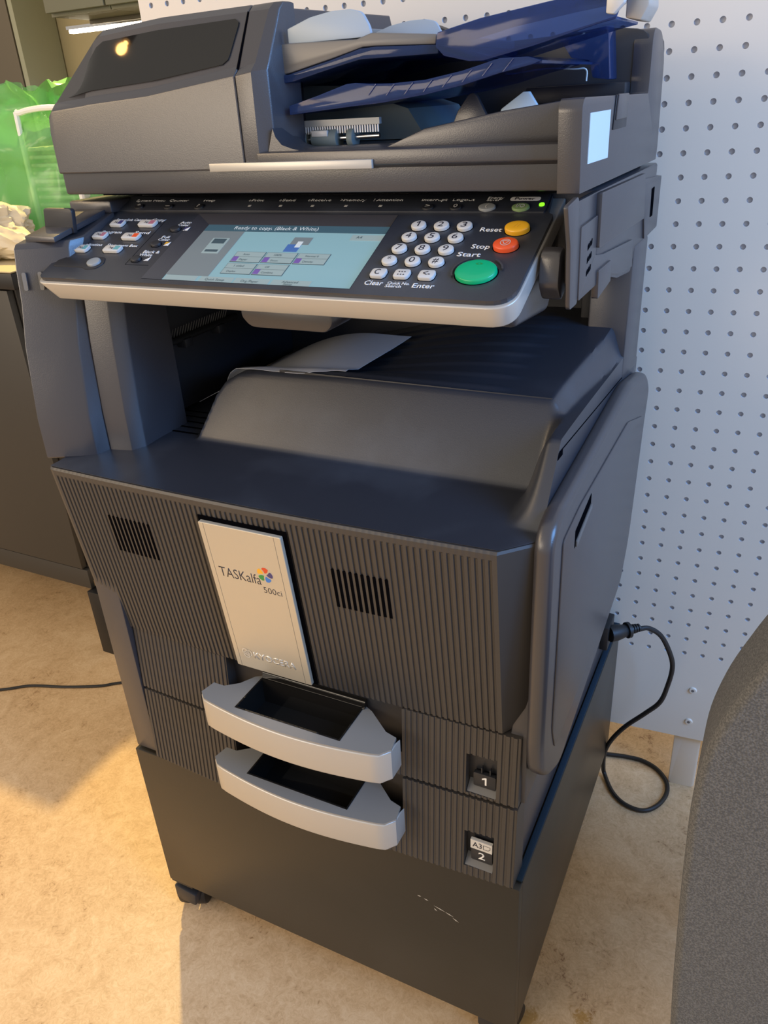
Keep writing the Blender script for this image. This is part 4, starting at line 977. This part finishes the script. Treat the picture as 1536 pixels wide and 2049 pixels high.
rk_ = rpoly([(0.0250, 0.0215), (0.070, 0.0215), (0.076, 0.0180), (0.0905, 0.020), (0.0955, 0.030), (0.090, 0.0405), (0.074, 0.041), (0.066, 0.0375), (0.0250, 0.0375)], 0.003, 3)
obj('accessibility_rim', xf(prism(rk_, 'z', -0.0005, 0.0008, 0.0003), F), M['dark'], cp)
key('accessibility_key', 0.0816, 0.0297, 0.0088, 0.0072, 0.0032, 'palegrey', label='pale grey oval key')
pw = rpoly([(0.5200, 0.1510), (0.5495, 0.1510), (0.5495, 0.1575), (0.5200, 0.1575)], 0.003, 4)
obj('power_badge', xf(prism(pw, 'z', zi, zi+0.00015), F), M['white'], cp, label='white rounded power badge')
obj('panel_line', xf(box(0.1255, 0.1259, 0.030, 0.112, 0, 0.00015), F), M['slot'], cp)
obj('panel_line', xf(box(0.1255, 0.158, 0.0298, 0.0302, 0, 0.00015), F), M['slot'], cp)
TX = [('System Menu', 0.056, 0.1510, 0.0436), ('Counter', 0.1063, 0.1510, 0.0279), ('Help', 0.1565, 0.1510, 0.0156), ('Print', 0.2228, 0.1510, 0.016), ('Send', 0.2629, 0.1510, 0.0166),
      ('Receive', 0.2994, 0.1510, 0.0246), ('Memory', 0.339, 0.1510, 0.0265), ('Attention', 0.3776, 0.1510, 0.030), ('Interrupt', 0.4287, 0.1510, 0.0274), ('Logout', 0.4619, 0.1510, 0.0229),
      ('Energy', 0.4974, 0.1545, 0.0161), ('Saver', 0.497, 0.1508, 0.0136), ('Status/Job Cancel', 0.0511, 0.1125, 0.045), ('Copy', 0.105, 0.1125, 0.0203), ('Program', 0.0479, 0.0870, 0.0299),
      ('Send', 0.0975, 0.0870, 0.0216), ('Application', 0.0335, 0.0620, 0.0336), ('Document Box', 0.0751, 0.0622, 0.0443), ('Auto', 0.1500, 0.1085, 0.0150), ('Color', 0.1490, 0.1035, 0.016),
      ('Full', 0.1420, 0.0800, 0.0105), ('Color', 0.1400, 0.0750, 0.0160), ('Black &', 0.1352, 0.0515, 0.0224), ('White', 0.1330, 0.0460, 0.0183), ('Accessibility', 0.0315, 0.0315, 0.0366),
      ('Display', 0.0285, 0.0262, 0.0229), ('Reset', 0.506, 0.1020, 0.0211), ('Stop', 0.5064, 0.0750, 0.0179), ('Start', 0.4970, 0.0625, 0.0225), ('Clear', 0.423, 0.0150, 0.0188),
      ('Quick No.', 0.4459, 0.0172, 0.0222), ('Search', 0.4453, 0.0128, 0.0159), ('Enter', 0.4715, 0.0140, 0.021)]
for s, u, v, w_ in TX:
    zz = zi+0.0001 if v > 0.14 else 0.0001
    hh = 0.0045 if v > 0.14 or w_ < 0.017 or len(s) > 8 else 0.0052
    if s in ('Reset', 'Stop', 'Start', 'Clear', 'Enter'): hh = 0.0066
    if s in ('Energy', 'Saver', 'Search', 'Quick No.'): hh = 0.0040
    lettering(s, F, u, v, w_, M['white'], cp, h=hh, z=zz, bold=0.012)
lettering('Power', F, 0.5245, 0.1526, 0.0195, M['ink'], cp, h=0.0042, z=zi+0.0002, bold=0.01)
for s, u in (('o', 0.2188), ('o', 0.2590), ('o', 0.2955), ('>', 0.3352), ('!', 0.3745)):
    lettering(s, F, u, 0.1510, 0.0028 if s != '!' else 0.001, M['white'], cp, h=0.0045, z=zi+0.0001)
# latch under the panel, usb port
obj('panel_grip', prism(rpoly([(0.262, 1.042), (0.372, 1.042), (0.372, 1.024), (0.364, 1.0155), (0.272, 1.0155), (0.262, 1.026)], [0, 0, 0.004, 0.008, 0.008, 0.004]), 'y', 0.060, 0.11, 0.003), M['plastic'], cp)
obj('usb_port', prism([(0.100, 1.044), (0.112, 1.046), (0.112, 1.057), (0.100, 1.055)], 'x', 0.5599, 0.5606), M['slot'], cp, label='black port opening')
obj('usb_tongue', prism([(0.103, 1.047), (0.108, 1.048), (0.108, 1.053), (0.103, 1.052)], 'x', 0.5604, 0.5610), M['keywhite'], cp, label='white port tongue')
# power inlet
obj('power_inlet', box(0.588, 0.602, 0.455, 0.500, 0.405, 0.450, 0.002), M['black'], PR)
obj('rear_cover', prism([(0.503, 0.40), (0.515, 0.42), (0.515, 0.83), (0.503, 0.86)], 'x', 0.03, 0.590, 0.003), M['plastic'], PR)

# ---------------------------------------------------------------- sheet in the exit tray
def sheet():
    bm = bmesh.new(); nx, ny = 36, 24; g = []
    for i in range(nx+1):
        row = []
        for j in range(ny+1):
            a = i/nx; t = j/ny
            x = 0.084+0.238*a; y = 0.178-0.012*a+0.185*t
            if t < 0.3: y -= 0.014*smooth((a-0.15)/0.3)*smooth((0.95-a)/0.2)*(1-t/0.3)
            z = max(deck_h(x, y), deck_h(x, max(y-0.006, 0.12)), deck_h(min(x+0.012, 0.5), y), deck_h(x, y+0.008))+0.0016
            z = max(z, 0.872+0.062*math.sin(min(1, a*1.25)*PI/2)**1.0*(0.97))
            row.append(bm.verts.new((x, y, z+0.0008*math.sin(7*a+5*t))))
        g.append(row)
    fs = [bm.faces.new((g[i][j], g[i+1][j], g[i+1][j+1], g[i][j+1])) for i in range(nx) for j in range(ny)]
    r_ = bmesh.ops.extrude_face_region(bm, geom=fs)
    bmesh.ops.translate(bm, vec=(0, 0, 0.0003), verts=[e for e in r_['geom'] if isinstance(e, bmesh.types.BMVert)])
    return bm
obj('paper_sheet', sheet(), M['paper'], label='single white sheet lying curled in the copier exit tray', cat='paper', ang=60)

# ---------------------------------------------------------------- cables
pc = root('power_cord', (0.64, 0.56, 0.0), 'black power cord plugged into the copier side, looping on the floor by the pegboard', 'cable')
pts = [(0.641, 0.500, 0.4290), (0.656, 0.512, 0.4270), (0.676, 0.524, 0.4080), (0.693, 0.532, 0.3700), (0.699, 0.538, 0.338), (0.695, 0.545, 0.293), (0.686, 0.549, 0.250), (0.663, 0.552, 0.213), (0.632, 0.556, 0.168),
       (0.609, 0.560, 0.122), (0.598, 0.568, 0.078), (0.596, 0.582, 0.030), (0.600, 0.583, 0.008), (0.623, 0.547, 0.0045), (0.651, 0.526, 0.0045), (0.684, 0.524, 0.0045), (0.707, 0.547, 0.0045), (0.718, 0.582, 0.0045),
       (0.713, 0.614, 0.0045), (0.691, 0.640, 0.0045), (0.66, 0.652, 0.0045), (0.626, 0.650, 0.0045), (0.56, 0.64, 0.0045), (0.45, 0.66, 0.0045)]
obj('cord', tube(pts, 0.0042, 10, 6), M['black'], pc)
plg = bmesh.new()
a = Vector((0.602, 0.466, 0.432)); b = Vector((0.624, 0.486, 0.4315)); d_ = (b-a).normalized()
tube([a, a+d_*0.012, b, b+d_*0.002], [0.0135, 0.0135, 0.010, 0.009], 16, 1, bm=plg)
tube([b+d_*0.001, b+d_*0.006], [0.0135, 0.0135], 16, 1, bm=plg)
for k in range(4): tube([b+d_*(0.008+k*0.0045), b+d_*(0.0105+k*0.0045)], [0.0085-k*0.0005]*2, 14, 1, bm=plg)
tube([b+d_*0.005, b+d_*0.026], [0.0055, 0.0045], 12, 1, bm=plg)
obj('plug', plg, M['black'], pc, label='moulded black plug')
obj('floor_cable', tube([(-1.25, 0.06, 0.0035), (-0.95, 0.19, 0.0035), (-0.784, 0.287, 0.0035), (-0.726, 0.327, 0.0035), (-0.641, 0.358, 0.0035), (-0.563, 0.394, 0.0035), (-0.525, 0.422, 0.0035), (-0.40, 0.50, 0.0035), (-0.25, 0.56, 0.0035)], 0.0033, 8, 8), M['black'],
    label='thin black cable running across the floor at left', cat='cable')

# ---------------------------------------------------------------- grey upholstered chair, right foreground
ch = root('lounge_chair', (0.98, -0.02, 0.0), 'grey felt-covered chair in the right foreground, its back to the camera', 'chair')
bk = [(0.788, 0.36), (0.779, 0.48), (0.772, 0.60), (0.768, 0.70), (0.769, 0.755), (0.778, 0.800), (0.800, 0.862), (0.830, 0.905), (0.88, 0.935), (1.08, 0.945), (1.20, 0.90), (1.22, 0.70), (1.20, 0.36)]
obj('backrest', bev(prism(rpoly(bk, 0.02, 4), 'y', -0.115, -0.035), 0.022, 5), M['felt'], ch)
obj('seat', box(0.83, 1.18, -0.034, 0.36, 0.37, 0.45, 0.025, 4), M['felt'], ch)
for x, y in ((0.86, -0.06), (1.15, -0.06), (0.87, 0.31), (1.15, 0.31)):
    obj('leg', cyl((x, y, 0.0), (x, y, 0.372 if y > 0 else 0.372), 0.010, 0.016, 14), M['black'], ch, label='black leg')

# ---------------------------------------------------------------- pendant bulb over the room (seen mirrored in the glossy window)
pb_ = Vector((-0.7796, -0.3073, 2.046))
pl = root('pendant_bulb', tuple(pb_), 'bare amber filament bulb hanging on a black cord, mirrored in the glossy window', 'lamp')
BS = 0.40
prof = [(r_*BS, z_*BS) for r_, z_ in [(0.004, 0.075), (0.013, 0.070), (0.014, 0.055), (0.024, 0.040), (0.031, 0.020), (0.030, 0.004), (0.022, -0.012), (0.008, -0.020)]]
obj('bulb', loft([[tuple(pb_+Vector((r*math.cos(a*2*PI/20), r*math.sin(a*2*PI/20), z))) for a in range(20)] for r, z in prof]), M['glassbulb'], pl, label='amber glowing bulb')
obj('socket', cyl(pb_+Vector((0, 0, 0.029)), pb_+Vector((0, 0, 0.075)), 0.013, 0.010, 20), M['black'], pl)
obj('cord', tube([pb_+Vector((0, 0, 0.072)), pb_+Vector((0.0, 0.0, 0.40)), pb_+Vector((0.05, 0.02, 0.62))], 0.004, 8, 6), M['black'], pl)
